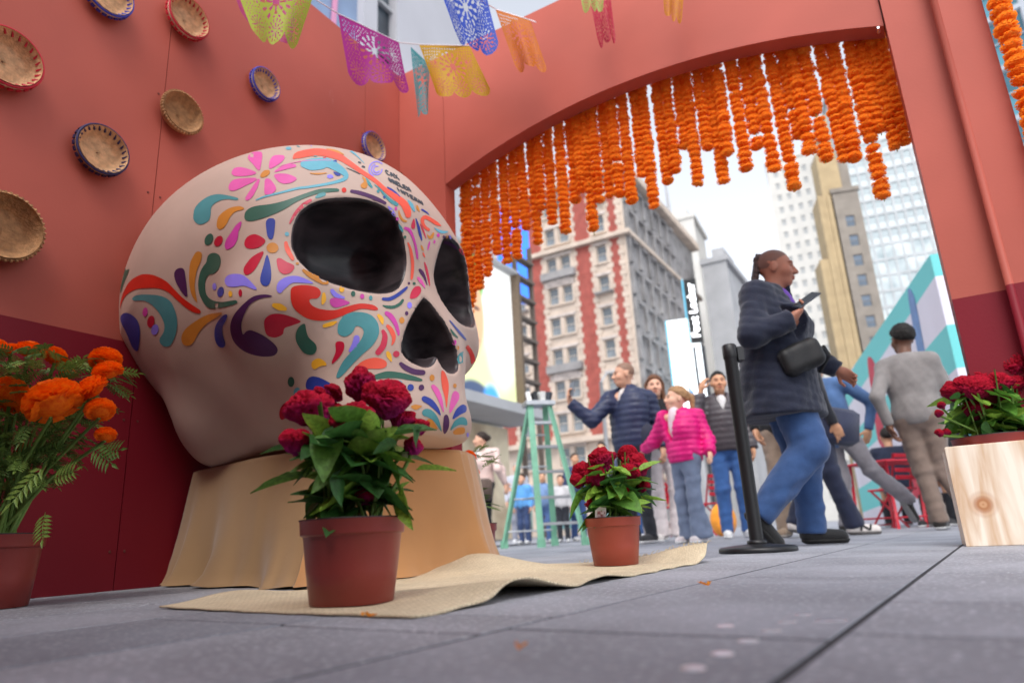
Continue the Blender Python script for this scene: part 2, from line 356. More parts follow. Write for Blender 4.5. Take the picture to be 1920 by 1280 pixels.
# ------------------------------------------------------------------ pedestal under cloth
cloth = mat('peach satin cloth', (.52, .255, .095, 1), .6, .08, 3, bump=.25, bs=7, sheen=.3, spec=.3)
pc = empty('draped_pedestal', W(.65, -1.3)); tag(pc, 'low pedestal draped in peach tan cloth under the painted skull', 'pedestal')
bot = np.array([(1.06, -1.80), (1.21, -1.44), (1.36, -1.10), (1.2, -.78), (.6, -.72), (.02, -.85), (.01, -1.2), (-.0, -1.54), (.35, -1.63), (.72, -1.73)])
top = np.array([(.98, -1.61), (1.15, -1.38), (1.26, -1.15), (1.15, -.88), (.6, -.8), (.06, -.9), (.04, -1.2), (.06, -1.50), (.36, -1.57), (.68, -1.63)])
bl = catmull(np.c_[bot, np.zeros(len(bot))], True, .012)[:, :2]; NN = 420
def resamp(poly, n, sharp):
    Pp = np.vstack([poly, poly[:1]]); seg = np.linalg.norm(np.diff(Pp, axis=0), axis=1); cs = np.r_[0, np.cumsum(seg)]; cs /= cs[-1]
    return cs, Pp
def loop(ctrl, n):
    out = []; K = len(ctrl)
    for i in range(n):
        q = i/n*K; k = int(q); f = q-k; p0, p1, p2, p3 = (ctrl[(k+j-1) % K] for j in range(4)); 
        c = .5*((2*p1)+(-p0+p2)*f+(2*p0-5*p1+4*p2-p3)*f*f+(-p0+3*p1-3*p2+p3)*f**3); l = p1*(1-f)+p2*f
        out.append(.35*c+.65*l)
    return np.array(out)
B2 = loop(bot, NN); T2 = loop(top, NN); cen = np.array([.65, -1.25]); rows = []
th_ = np.arange(NN)/NN*2*math.pi
fold = .018*np.sin(th_*3.0+.6+.8*np.sin(th_*2))+.012*np.sin(th_*7+2.1+1.2*np.sin(th_*3))
for c_, w_, a_ in ((.12, .09, .06), (.30, .09, -.045), (1.28, .05, .05), (1.13, .06, -.045), (.62, .13, .03), (.85, .09, -.025), (5.98, .11, .045), (5.74, .09, -.04), (5.25, .14, .05), (4.98, .09, -.05), (4.76, .07, .06)): fold += a_*np.exp(-((th_-c_)/w_)**2)
for i, (z, q) in enumerate([(.004, 0), (.012, .02), (.05, .11), (.12, .26), (.2, .42), (.28, .58), (.36, .74), (.42, .88), (.455, .96), (.472, 1.02), (.478, 1.15), (.479, 1.5), (.479, 2.0)]):
    if q <= 1.02:
        gq = q**.82; p = B2*(1-gq)+T2*gq; n_ = p-cen; n_ /= np.linalg.norm(n_, axis=1)[:, None]; f2 = np.interp(th_+.16*q*np.sin(th_*3+1), th_, fold)*(1-q*.9)*(.55+.45*np.cos(3*q+th_*1.3))+.004*np.sin(th_*11+q*6+2*np.sin(th_*4))*(1-q); p = p+n_*f2[:, None]
        if i == 0: p = p+n_*.006
    else: p = T2+(cen-T2)*(q-1.0)/1.02*.98
    if i < 3: p = p+n_*((.018*np.sin(th_*9+3*np.sin(th_*2))**2+.012*np.sin(th_*17+1)**2)*(1, .8, .25)[i])[:, None]
    rows.append([tuple(W(x, y, z+(.004*math.sin(k*.06)+.003*math.sin(k*.17) if i < 2 else 0)+(.004 if i < 2 else 0))-W(.65, -1.3)) for k, (x, y) in enumerate(p)]+[None])
for r_ in rows: r_[-1] = r_[0]
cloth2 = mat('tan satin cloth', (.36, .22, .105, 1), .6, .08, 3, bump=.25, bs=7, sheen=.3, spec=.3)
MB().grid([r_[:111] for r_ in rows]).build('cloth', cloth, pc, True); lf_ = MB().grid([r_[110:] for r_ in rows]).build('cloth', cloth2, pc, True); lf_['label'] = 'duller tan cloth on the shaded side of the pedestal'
MB().box((0, 0, .235), (.9, .5, .46), Matrix.Rotation(-R_(42), 3, 'Z')).build('plinth', mat('raw ply', 'a88760', .8), pc)
# ------------------------------------------------------------------ the painted skull (local x = face forward, y = its left, z = up)
def skull_base(P):
    Pm = P.copy(); Pm[:, 1] = np.abs(Pm[:, 1])
    d = ell(P, (-.165, 0, .83), (.85, .58, .55))
    d = smin(d, ell(Pm, (.36, .20, .73), (.30, .32, .26)), .16)
    d = smin(d, ell(Pm, (.385, .40, .46), (.20, .165, .15)), .22)
    d = smin(d, cone(P, (-.20, 0, .55), (.30, 0, .42), .46, .37), .18)
    d = smin(d, ell(P, (.51, 0, .28), (.245, .31, .28)), .16)
    d = smin(d, ell(P, (.55, 0, .08), (.245, .325, .18)), .09)
    d = smin(d, cone(P, (-.49, 0, .62), (-.36, 0, .24), .48, .22), .16)
    d = smin(d, ell(P, (-.36, 0, .22), (.17, .27, .20)), .20)
    d = smin(d, cone(P, (-.30, 0, .30), (.40, 0, .27), .27, .27), .16)
    return smax(d, -(P[:, 2]-.006), .04)
SKO = W(.66, -1.43, .468); SKA = -R_(36)
skM = Matrix.Translation(Vector(SKO)) @ Matrix.Rotation(SKA, 4, 'Z'); skMi = skM.inverted()
LO, HI = (-1.1, -.72, -.05), (.9, .72, 1.46)
def px_ray(u, v):
    d = cF + cR*(u-960)/FPX - cU*(v-640)/FPX
    o = skMi @ Vector(cC); e = skMi @ Vector(cC+d); return o, (e-o).normalized()
V0, Q0 = nets(skull_base, LO, HI, .03)
bv0 = BVHTree.FromPolygons([tuple(v) for v in V0], [tuple(q) for q in Q0.tolist()])
def cast(bv, u, v):
    o, d = px_ray(u, v); h = bv.ray_cast(o, d)
    if h[0] is None:
        p = o+d*2.75; h = bv.find_nearest(p)
    return np.array(h[0]), np.array(h[1])
EYE = [(548, 440), (556, 410), (575, 388), (610, 374), (660, 371), (705, 380), (735, 398), (752, 430), (761, 475), (760, 510), (748, 538), (725, 549), (690, 547), (650, 538), (600, 520), (565, 492), (550, 465)]
NOSE = [(805, 550), (790, 565), (772, 595), (760, 625), (755, 650), (760, 668), (780, 682), (800, 688), (814, 681), (820, 668)]
pe = np.array([cast(bv0, *q)[0] for q in catmull(EYE, True, 12)]); ec = pe.mean(0)
u_, s_, vt = np.linalg.svd(pe-ec); en = vt[2]; en = en if en[0] > 0 else -en
ea = np.cross((0, 0, 1.), en); ea /= np.linalg.norm(ea); eb = np.cross(en, ea)
eye2 = np.c_[(pe-ec) @ ea, (pe-ec) @ eb]
pn3 = np.array([cast(bv0, *q)[0] for q in catmull(NOSE, False, 10)])
nose2 = np.r_[pn3[:, 1:3], [[.06, pn3[-1, 2]+.0], [.06, pn3[0, 2]+.0]]]; nose2[0, 0] = max(nose2[0, 0], -.004)
NX = pn3[:, 0].mean()
def eye_f(P):
    q = P.copy(); q[:, 1] = -np.abs(q[:, 1]); q = q-ec
    return poly_sd(np.c_[q @ ea, q @ eb], eye2), -(q @ en)
def nose_f(P):
    q = P.copy(); q[:, 1] = -np.abs(q[:, 1]); return poly_sd(q[:, 1:3], nose2), NX-q[:, 0]
def skull_sdf(P):
    d = skull_base(P); near = (d > -.32) & (d < .12) & (P[:, 0] > .0)
    if near.any():
        Pn = P[near]; s, w = eye_f(Pn)
        c = smax(s+.30*np.maximum(w-.04, 0)+.006, w-.24, .10); dn = smax(d[near], -c, .016)
        s, w = nose_f(Pn); c = smax(s+.22*np.maximum(w-.04, 0)+.004, w-.20, .06); dn = smax(dn, -c, .014); d[near] = dn
    return d
VS, QS = nets(skull_sdf, LO, HI, .0145)
se, we = eye_f(VS); sn, wn = nose_f(VS)
mk = np.minimum(np.where((we < .42) & (VS[:, 0] > .05), se, .2), np.where((wn < .35) & (VS[:, 0] > .1), sn, .2))
def skull_mat():
    m = mat('skull ivory paint', (.51, .375, .315, 1), .55, .10, 2.5, bump=.16, bs=9, spec=.3)
    t = m.node_tree; b = t.nodes['Principled BSDF']; src = b.inputs['Base Color'].links[0].from_socket
    at_ = t.nodes.new('ShaderNodeAttribute'); at_.attribute_name = 'socket'
    lt = t.nodes.new('ShaderNodeMath'); lt.operation = 'LESS_THAN'; lt.inputs[1].default_value = .003; t.links.new(at_.outputs['Fac'], lt.inputs[0])
    # brushed black paint inside the sockets
    tc = [n for n in t.nodes if n.type == 'TEX_COORD'][0]; mp = t.nodes.new('ShaderNodeMapping'); mp.inputs['Scale'].default_value = (2, 2, 5); t.links.new(tc.outputs['Object'], mp.inputs[0])
    n = t.nodes.new('ShaderNodeTexNoise'); n.inputs['Scale'].default_value = 2.2; n.inputs['Detail'].default_value = 7; n.inputs['Distortion'].default_value = 1.2; t.links.new(mp.outputs[0], n.inputs['Vector'])
    r = t.nodes.new('ShaderNodeValToRGB'); r.color_ramp.elements[0].color = (.02, .017, .019, 1); r.color_ramp.elements[1].color = (.085, .066, .07, 1); r.color_ramp.elements[0].position = .35; r.color_ramp.elements[1].position = .7; t.links.new(n.outputs[0], r.inputs[0])
    mx = t.nodes.new('ShaderNodeMix'); mx.data_type = 'RGBA'; t.links.new(lt.outputs[0], mx.inputs[0]); t.links.new(src, mx.inputs[6]); t.links.new(r.outputs[0], mx.inputs[7])
    t.links.new(mx.outputs[2], b.inputs['Base Color'])
    ro = t.nodes.new('ShaderNodeMapRange'); ro.inputs[3].default_value = .52; ro.inputs[4].default_value = .33; t.links.new(lt.outputs[0], ro.inputs[0]); t.links.new(ro.outputs[0], b.inputs['Roughness'])
    return m
sk = empty('painted_skull', SKO, SKA); tag(sk, 'giant ivory skull painted with colourful flowers and swirls on draped pedestal', 'skull')
me = mesh('cranium', VS, QS, skull_mat()); at_ = me.attributes.new('socket', 'FLOAT', 'POINT'); at_.data.foreach_set('value', mk.astype(np.float32))
put('cranium', me, sk)
bvS = BVHTree.FromPolygons([tuple(v) for v in VS], [tuple(q) for q in QS.tolist()])
# ---- painted motifs: outlines traced from the photograph, laid onto the skull surface
ZM = dict(A=(200, 240, 2.6667), T=(560, 250, 5.565), F=(700, 380, 4.925), C=(340, 260, 6.4), L=(210, 440, 5.335), M=(420, 460, 5.565), N=(560, 500, 5.817), E=(680, 560, 4.265), B=(500, 660, 6.4))
PAL = dict(pk='d85aa5', mg='c83fa0', te='4a8f96', lt='62a8bb', gr='2f5f50', oc='c98232', rd='bb1034', or_='ea5a45', nv='2a3c94', vi='8a7ce6', pu='4c2254', ye='f0b02e', cr='c8304e', dk='3a4048', re='d02818')
PM = {}
for k, c in PAL.items():
    l = lin(c); PM[k] = mat('skull paint '+k, tuple(min(.9, x*.98) for x in l[:3])+(1,), .48, .10, 9, bump=.05, bs=40, spec=.35)
MO = [
('C','p','pk',[(800,240),(820,195),(870,165),(930,160),(970,175),(970,250),(945,375),(915,375),(860,310)]),
('C','p','pk',[(1065,365),(1060,280),(1100,215),(1170,200),(1235,210),(1235,250),(1180,305)]),
('C','s','pk',[(1125,400,14),(1200,365,46),(1300,335,54),(1360,330,40)]),
('C','p','pk',[(1115,450),(1160,425),(1280,430),(1385,480),(1330,530),(1240,545),(1170,520)]),
('C','p','pk',[(1010,490),(1065,490),(1130,570),(1135,620),(1090,665),(1030,675),(1000,660),(1000,560)]),
('C','s','pk',[(930,500,30),(890,580,56),(830,680,66),(795,720,50)]),
('C','p','pk',[(900,475),(880,515),(770,570),(650,625),(590,625),(568,590),(600,520),(680,485)]),
('C','p','pk',[(900,410),(860,440),(740,455),(640,450),(605,420),(630,365),(700,345),(800,365)]),
('C','p','oc',[(955,430),(1000,385),(1060,385),(1060,425),(1005,465),(955,465)]),
('C','p','te',[(150,900),(170,830),(230,760),(330,695),(430,670),(540,680),(680,715),(670,740),(560,730),(470,745),(390,790),(360,840),(355,920),(330,985),(250,1030),(190,1020),(150,970)]),
('C','p','oc',[(430,1010),(450,940),(510,880),(600,830),(700,815),(755,835),(740,855),(650,880),(590,940),(550,1020),(500,1080),(460,1090),(430,1060)]),
('C','p','mg',[(725,995),(715,1060),(690,1120),(680,1200),(640,1280),(590,1320),(545,1330),(525,1290),(540,1220),(600,1130),(660,1040)]),
('C','d','gr',[335,1210,48,74,25]),('C','d','rd',[450,1230,46,68,32]),
('A','p','gr',[(690,445),(700,415),(740,393),(830,380),(900,362),(990,330),(1060,308),(1120,303),(1158,306),(1160,318),(1120,322),(1050,332),(960,365),(880,412),(800,446),(730,466),(698,462)]),
('A','s','pk',[(812,90,8),(850,78,22),(930,66,30),(1020,66,28),(1090,76,22),(1150,96,15),(1230,140,5)]),
('A','d','lt',[910,104,15,8,0]),('A','d','te',[966,90,16,8,0]),('A','d','vi',[1035,90,15,7,0]),
('A','s','or_',[(938,150,16),(960,137,34),(1056,122,36),(1152,142,34),(1209,175,26),(1271,218,22),(1343,266,20),(1391,309,22),(1439,343,32),(1482,377,36),(1501,410,38),(1506,436,30)]),
('A','s','lt',[(988,182,38),(1022,184,58),(1070,180,58),(1104,176,46),(1152,199,40),(1188,226,30),(1197,247,22),(1171,264,17),(1104,281,13),(1008,297,12),(957,303,12),(873,324,10),(790,345,9),(748,362,6)]),
('T','s','oc',[(120,420,8),(200,426,18),(290,418,8)]),
('A','p','rd',[(690,575),(705,545),(740,532),(775,545),(795,565),(775,590),(740,604),(700,600)]),
('A','p','nv',[(797,480),(805,458),(825,452),(843,462),(840,510),(833,550),(820,557),(805,540)]),
('A','d','oc',[830,600,30,26,0]),('A','d','lt',[902,531,11,11,0]),
('A','s','cr',[(1020,362,13),(985,385,18),(950,420,16),(925,460,12),(916,478,6)]),
('T','s','te',[(185,668,26),(225,650,46),(265,637,40)]),('T','d','re',[473,595,25,27,0]),
('T','s','pu',[(552,608,34),(620,620,40),(720,650,40),(820,690,42),(900,730,30)]),
('T','p','oc',[(660,450),(700,480),(718,530),(710,570),(680,580),(650,565),(648,535),(680,510),(670,480)]),
('T','s','te',[(702,472,10),(730,520,32),(762,566,20)]),('T','d','te',[828,607,16,18,0]),('T','d','nv',[893,668,14,14,0]),
('T','s','te',[(790,540,8),(850,590,18),(900,650,26),(960,708,34),(1020,742,38)]),
('T','s','dk',[(500,365,6),(570,395,10),(640,430,6)]),
('T','d','te',[175,243,18,7,0]),('T','d','cr',[270,260,18,8,0]),('T','d','nv',[380,293,20,12,0]),
('T','p','nv',[(360,405),(400,412),(440,435),(420,448),(385,440)]),('T','p','vi',[(300,440),(340,435),(365,460),(330,475),(300,465)]),
('T','s','oc',[(290,165,6),(360,180,20),(430,205,18),(475,228,6)]),
('T','s','lt',[(400,135,6),(480,155,20),(560,200,18),(620,250,12),(685,318,5)]),
('T','d','dk',[635,308,18,9,20]),('T','d','dk',[675,352,20,10,20]),
('T','s','nv',[(925,565,10),(970,595,24),(1020,630,16),(1058,666,6)]),
('T','p','oc',[(1045,800),(1062,848),(1090,895),(1130,915),(1120,928),(1085,922),(1050,880),(1036,830)]),
('T','s','vi',[(937,768,14),(970,810,36),(998,852,26)]),('T','d','mg',[1013,788,14,20,0]),('T','d','mg',[1028,893,15,18,0]),
('T','s','te',[(1046,952,14),(1065,990,30),(1083,1026,16)]),
('T','p','cr',[(1200,890),(1212,930),(1212,985),(1190,1000),(1170,975),(1180,930)]),('T','d','gr',[1107,1083,14,16,0]),
('F','s','mg',[(292,236,26),(330,255,32),(360,310,24),(385,390,22),(400,470,22),(405,516,16)]),
('T','s','lt',[(1142,702,14),(1175,750,36),(1204,810,18)]),
('F','s','nv',[(391,148,8),(410,210,22),(430,290,24),(446,348,10)]),('F','s','cr',[(431,198,6),(455,250,16),(484,328,8)]),
('F','s','or_',[(622,214,8),(585,195,32),(530,160,34),(480,135,34),(452,152,34),(455,192,30),(480,232,28),(508,250,26)]),
('F','s','oc',[(402,34,18),(410,60,22),(423,82,8)]),('F','p','oc',[(495,290),(520,310),(550,275),(560,285),(545,330),(515,335),(500,315)]),
('F','s','nv',[(447,66,16),(480,85,15),(512,110,6)]),('F','s','lt',[(562,232,6),(600,260,22),(640,273,26),(682,270,12)]),
('F','d','mg',[597,302,14,18,0]),('F','d','pu',[648,317,11,14,0]),('F','d','oc',[678,318,9,14,0]),('F','s','vi',[(701,302,10),(712,325,18)]),
('F','d','mg',[562,362,9,18,10]),('F','s','pu',[(620,362,16),(670,365,24),(720,385,26),(765,416,22)]),
('F','p','cr',[(790,425),(815,425),(836,478),(822,478),(797,450)]),('F','s','mg',[(519,362,10),(511,390,18),(501,436,10)]),
('F','s','oc',[(441,397,10),(450,420,20),(461,443,8)]),('F','s','or_',[(456,462,8),(465,485,18),(474,503,7)]),
('F','s','or_',[(319,373,14),(340,430,24),(356,520,30),(360,600,28),(354,680,26),(350,706,16)]),
('F','s','cr',[(470,552,10),(485,600,22),(505,690,20),(519,766,7)]),('F','s','pu',[(428,622,26),(450,650,34),(475,700,20),(494,760,7)]),
('F','s','pk',[(413,697,26),(435,725,32),(460,760,20),(474,786,9)]),('F','d','pu',[327,745,11,12,0]),('F','d','gr',[375,747,14,14,0]),
('F','s','nv',[(90,890,26),(150,890,34),(220,855,32),(285,805,28),(308,784,18)]),('F','s','gr',[(88,950,10),(130,963,26),(190,963,28),(245,935,28),(270,902,24)]),
('F','p','cr',[(335,880),(350,820),(380,780),(420,772),(440,800),(430,840),(395,878),(355,888)]),
('F','d','vi',[333,948,22,30,0]),('F','d','pu',[306,1022,16,20,0]),('F','d','oc',[262,1086,24,30,0]),
('F','s','mg',[(122,1022,40),(160,1050,48),(200,1110,40),(225,1180,30),(232,1220,16)]),('F','s','ye',[(48,1042,28),(74,1075,42),(84,1116,18)]),
('N','s','or_',[(970,648,36),(1005,690,52),(1035,760,46),(1030,820,30),(1016,850,14)]),('N','s','cr',[(920,705,40),(940,760,58),(920,860,66),(865,935,60)]),
('A','p','re',[(920,830),(925,800),(960,787),(1010,787),(1055,800),(1070,825),(1055,850),(1015,857),(1025,885),(1070,905),(1140,910),(1210,890),(1270,878),(1330,885),(1356,903),(1345,912),(1270,905),(1200,930),(1120,958),(1050,962),(990,945),(940,905),(922,865)]),
('A','p','te',[(1155,1000),(1165,965),(1200,930),(1260,920),(1320,935),(1355,975),(1360,1030),(1330,1085),(1280,1130),(1230,1180),(1180,1235),(1155,1250),(1150,1235),(1180,1170),(1230,1110),(1270,1060),(1285,1020),(1270,995),(1245,992),(1230,1020),(1195,1042),(1160,1030)]),
('A','s','vi',[(1250,1050,30),(1243,1080,32),(1217,1113,14)]),('A','p','rd',[(1145,1075),(1165,1066),(1187,1075),(1185,1110),(1160,1150),(1130,1178),(1127,1165),(1145,1120)]),
('A','p','rd',[(788,975),(800,945),(840,928),(900,935),(970,965),(930,985),(890,1000),(880,1030),(840,1046),(800,1030)]),
('A','p','gr',[(950,1015),(965,990),(990,978),(998,1010),(1010,1045),(1045,1080),(1050,1110),(1030,1132),(990,1125),(955,1080),(945,1045)]),
('A','s','ye',[(838,886,22),(865,894,34),(892,904,20)]),('A','s','ye',[(1088,989,18),(1128,977,20),(1150,968,6)]),
('A','p','ye',[(1025,1190),(1030,1165),(1060,1150),(1090,1165),(1100,1185),(1070,1190),(1040,1205)]),
('A','p','pu',[(828,842),(790,832),(730,845),(670,895),(630,950),(620,1010),(640,1070),(690,1115),(760,1138),(830,1138),(855,1115),(845,1085),(790,1040),(730,1012),(700,1015),(683,1030),(675,985),(690,930),(720,880),(770,852)]),
('A','p','vi',[(592,765),(605,740),(640,730),(690,740),(750,800),(740,808),(690,790),(640,795),(605,790)]),
('A','p','vi',[(850,800),(860,770),(900,745),(960,742),(1032,775),(980,775),(930,775),(895,800),(870,825),(855,820)]),
('A','p','nv',[(803,635),(820,690),(823,750),(810,785),(790,790),(772,775),(770,745),(785,690)]),
('A','p','rd',[(783,618),(775,650),(740,710),(705,735),(688,725),(690,695),(730,645)]),
('A','p','cr',[(852,655),(870,652),(900,670),(938,690),(925,720),(890,732),(862,715),(852,680)]),
('A','s','or_',[(897,576,18),(905,610,24),(930,655,18)]),('A','d','oc',[953,678,8,6,0]),('A','s','oc',[(984,712,14),(1020,738,24),(1078,767,28),(1100,774,18)]),
('A','s','vi',[(1127,814,20),(1145,835,24),(1186,849,10)]),('A','p','mg',[(1118,855),(1150,850),(1215,872),(1180,890),(1140,897),(1118,880)]),
('A','s','ye',[(1085,830,16),(1085,858,24),(1079,877,12)]),('A','d','ye',[1175,806,13,16,0]),('A','d','gr',[1232,829,11,14,0]),('A','d','mg',[1277,842,11,13,0]),('A','d','te',[1320,850,9,12,0]),
('L','p','gr',[(945,280),(965,210),(1020,182),(1075,205),(1092,265),(1075,330),(1030,385),(975,400),(945,440),(935,510),(950,600),(1010,655),(1110,672),(1240,655),(1255,680),(1210,700),(1090,730),(990,738),(935,700),(880,600),(865,490),(885,380),(920,310)]),
('L','d','vi',[1028,518,20,36,0]),('L','d','nv',[1090,572,32,52,15]),('L','d','ye',[1188,592,20,30,0]),('L','d','rd',[1287,582,18,36,0]),
('L','p','oc',[(845,175),(885,172),(903,195),(890,270),(855,350),(835,450),(832,540),(855,660),(845,670),(800,600),(778,500),(775,380),(790,270)]),
('L','p','pu',[(625,400),(645,350),(690,332),(725,350),(740,430),(757,590),(747,618),(720,600),(650,490)]),
('L','p','re',[(85,740),(90,670),(125,560),(190,460),(280,405),(360,395),(450,415),(550,470),(620,540),(700,620),(790,690),(885,755),(880,785),(820,775),(730,720),(640,640),(560,570),(460,535),(330,535),(230,550),(140,610),(98,690)]),
('L','p','te',[(205,640),(250,605),(370,598),(500,615),(590,670),(640,780),(655,900),(635,1010),(590,1100),(540,1120),(490,1090),(480,1040),(520,970),(525,890),(480,790),(400,700),(320,660),(230,660)]),
('L','p','gr',[(180,265),(190,300),(160,390),(120,490),(90,580),(90,530),(115,420),(142,320)]),
('L','d','mg',[335,772,26,46,8]),('L','d','rd',[392,867,36,60,12]),('L','d','vi',[433,948,36,54,14]),
('L','p','nv',[(88,850),(96,805),(140,780),(200,800),(260,860),(282,950),(278,1060),(265,1150),(240,1160),(200,1110),(150,990),(105,900)]),
('L','p','oc',[(700,1010),(740,940),(830,870),(960,800),(1105,778),(1060,820),(950,890),(870,980),(820,1070),(780,1105),(730,1105),(702,1070)]),
('L','p','nv',[(1140,795),(1158,810),(1140,860),(1108,930),(1115,1010),(1137,1080),(1125,1120),(1085,1125),(1045,1080),(1028,1000),(1040,910),(1090,830)]),
('E','s','pu',[(305,520,30),(340,550,42),(410,583,44),(480,590,42)]),('E','p','gr',[(60,630),(120,600),(200,580),(300,590),(400,615),(475,645),(460,660),(370,650),(280,635),(190,635),(100,645),(70,645)]),
('A','p','or_',[(1212,1255),(1240,1200),(1290,1160),(1350,1148),(1395,1165),(1398,1190),(1370,1203),(1300,1205),(1255,1230),(1222,1262)]),
('E','d','oc',[553,632,20,26,0]),('E','d','vi',[200,660,13,13,0]),('E','d','lt',[296,675,22,22,0]),('E','d','nv',[382,710,26,28,0]),('E','d','pu',[468,710,22,25,20]),
('E','p','mg',[(105,670),(160,665),(230,700),(300,770),(335,850),(315,920),(290,860),(240,790),(170,720)]),
('E','p','or_',[(625,600),(635,572),(660,600),(685,680),(680,780),(668,870),(655,790),(632,700)]),('E','s','pk',[(563,703,36),(590,740,44),(620,810,34),(643,900,10)]),
('E','p','pk',[(715,760),(740,737),(768,760),(768,800),(740,850),(695,915),(695,850)]),('E','s','nv',[(492,800,46),(540,827,50),(590,880,34),(618,926,10)]),
('E','p','nv',[(720,940),(750,880),(795,845),(825,860),(825,900),(780,925),(720,962)]),('E','p','te',[(475,900),(500,880),(550,890),(600,950),(630,1050),(620,1050),(570,980),(520,945),(480,930)]),
('E','p','te',[(700,1050),(730,980),(785,945),(825,960),(832,1010),(780,1005),(735,1025)]),('E','p','oc',[(515,965),(550,965),(595,1030),(590,1040),(545,1025),(518,1000)]),
('E','p','oc',[(722,1060),(760,1030),(810,1030),(812,1070),(770,1083),(730,1080)]),('E','p','pu',[(645,960),(655,930),(675,928),(690,970),(685,1030),(660,1075),(642,1060)]),
('E','s','oc',[(394,862,18),(420,866,44),(466,860,12)]),('E','d','oc',[735,695,14,18,0]),('E','d','vi',[838,1085,9,18,0]),('E','d','cr',[268,442,26,26,0]),('E','s','ye',[(200,432,28),(210,455,40),(227,496,14)]),
('B','d','gr',[296,355,40,60,0]),('B','d','lt',[368,477,40,56,10]),('B','d','ye',[437,515,24,30,0]),
('B','p','nv',[(472,400),(490,330),(540,292),(620,300),(720,345),(790,395),(740,430),(640,450),(520,465),(485,440)]),('B','p','rd',[(155,740),(180,650),(240,605),(400,590),(300,680),(240,780),(180,808)]),
('E','s','re',[(786,358,18),(830,380,30),(868,440,34),(884,510,36),(886,570,16)]),('E','p','te',[(755,470),(780,430),(820,425),(845,470),(840,540),(815,580),(780,580),(775,555),(800,530),(795,510),(765,520)]),
('E','d','mg',[735,350,13,22,10]),('E','d','oc',[760,392,10,16,0]),('E','s','nv',[(694,175,8),(750,242,16),(790,290,20),(822,326,12)]),('E','s','gr',[(702,244,8),(725,280,18),(757,310,10)]),
]
def outline(kind, d, sc):
    if kind == 'd':
        cx, cy, rx, ry, ro = d; a = np.linspace(0, 2*math.pi, max(12, int(max(rx, ry)/sc*2.2)), endpoint=False); c, s = math.cos(R_(ro)), math.sin(R_(ro))
        x = rx*np.cos(a); y = ry*np.sin(a); return np.c_[cx+x*c-y*s, cy+x*s+y*c]
    if kind == 'p': return catmull(d, True, 2.6*sc)
    c = catmull(d, False, 2.6*sc); t = np.gradient(c[:, :2], axis=0); t /= np.linalg.norm(t, axis=1)[:, None]+1e-9; n = np.c_[-t[:, 1], t[:, 0]]; w = np.maximum(c[:, 2:3], 2)/2
    e = []; a0 = math.atan2(n[-1, 1], n[-1, 0])
    for k in range(1, 5): a = a0-math.pi*k/5; e.append(c[-1, :2]+w[-1]*np.array([math.cos(a), math.sin(a)]))
    s = []; a0 = math.atan2(-n[0, 1], -n[0, 0])
    for k in range(1, 5): a = a0-math.pi*k/5; s.append(c[0, :2]+w[0]*np.array([math.cos(a), math.sin(a)]))
    return np.vstack([c[:, :2]+n*w, e, (c[:, :2]-n*w)[::-1], s])
def in_poly(U, poly): return poly_sd(U, poly)
def paint(poly, colour, name, mirror=True, lift=.0016):
    """fill a traced outline with small triangles that follow the skull's surface"""
    poly = np.asarray(poly); keep = [0]
    for i in range(1, len(poly)):
        if np.linalg.norm(poly[i]-poly[keep[-1]]) > .7: keep.append(i)
    poly = poly[keep]; n = len(poly); lo, hi = poly.min(0), poly.max(0); st = 7.
    gx, gy = np.meshgrid(np.arange(lo[0]+st/2, hi[0], st), np.arange(lo[1]+st/2, hi[1], st)); gp = np.c_[gx.ravel(), gy.ravel()]
    if len(gp): gp = gp[poly_sd(gp, poly) < -2.]
    pts = [Vector(p) for p in np.vstack([poly, gp])] if len(gp) else [Vector(p) for p in poly]
    r = geometry.delaunay_2d_cdt(pts, [(i, (i+1) % n) for i in range(n)], [], 1, 1e-4)
    vv, ff = r[0], r[2]
    if not ff: return
    Vp = []
    for p in vv:
        q, nn = cast(bvS, p.x, p.y); Vp.append(q+nn*lift)
    Vp = np.array(Vp); F = [f for f in ff if max(np.linalg.norm(Vp[f[i]]-Vp[f[i-1]]) for i in range(3)) < .09]
    if not F: return
    par = list(range(len(Vp)))
    def root(i):
        while par[i] != i: i = par[i]
        return i
    for f in F: par[root(f[0])] = root(f[1]); par[root(f[1])] = root(f[2])
    rt = [root(f[0]) for f in F]; best = max(set(rt), key=rt.count); F = [f for f, q in zip(F, rt) if q == best]
    used = sorted({i for f in F for i in f}); mp = {j: i for i, j in enumerate(used)}; Vp = Vp[used]; F = [tuple(mp[i] for i in f) for f in F]
    obj(name, Vp, F, PM[colour], sk)
    if mirror and Vp[:, 1].max() < -.05:
        o = np.array(skMi @ Vector(cC)); Vm = Vp*np.array([1, -1, 1])
        for q in Vm:                                   # the hidden far side carries the mirrored design
            d = q-o; L = np.linalg.norm(d); h = bvS.ray_cast(Vector(o), Vector(d/L), L-.03)
            if h[0] is None: return
        obj(name, Vm, [f[::-1] for f in F], PM[colour], sk)
NMS = dict(p='painted_swirl', s='painted_stroke', d='painted_dot')
for z, kind, c, d in MO:
    ox, oy, sc = ZM[z]; o = outline(kind, d, sc); paint(o/sc+np.array([ox, oy]), c, NMS[kind])
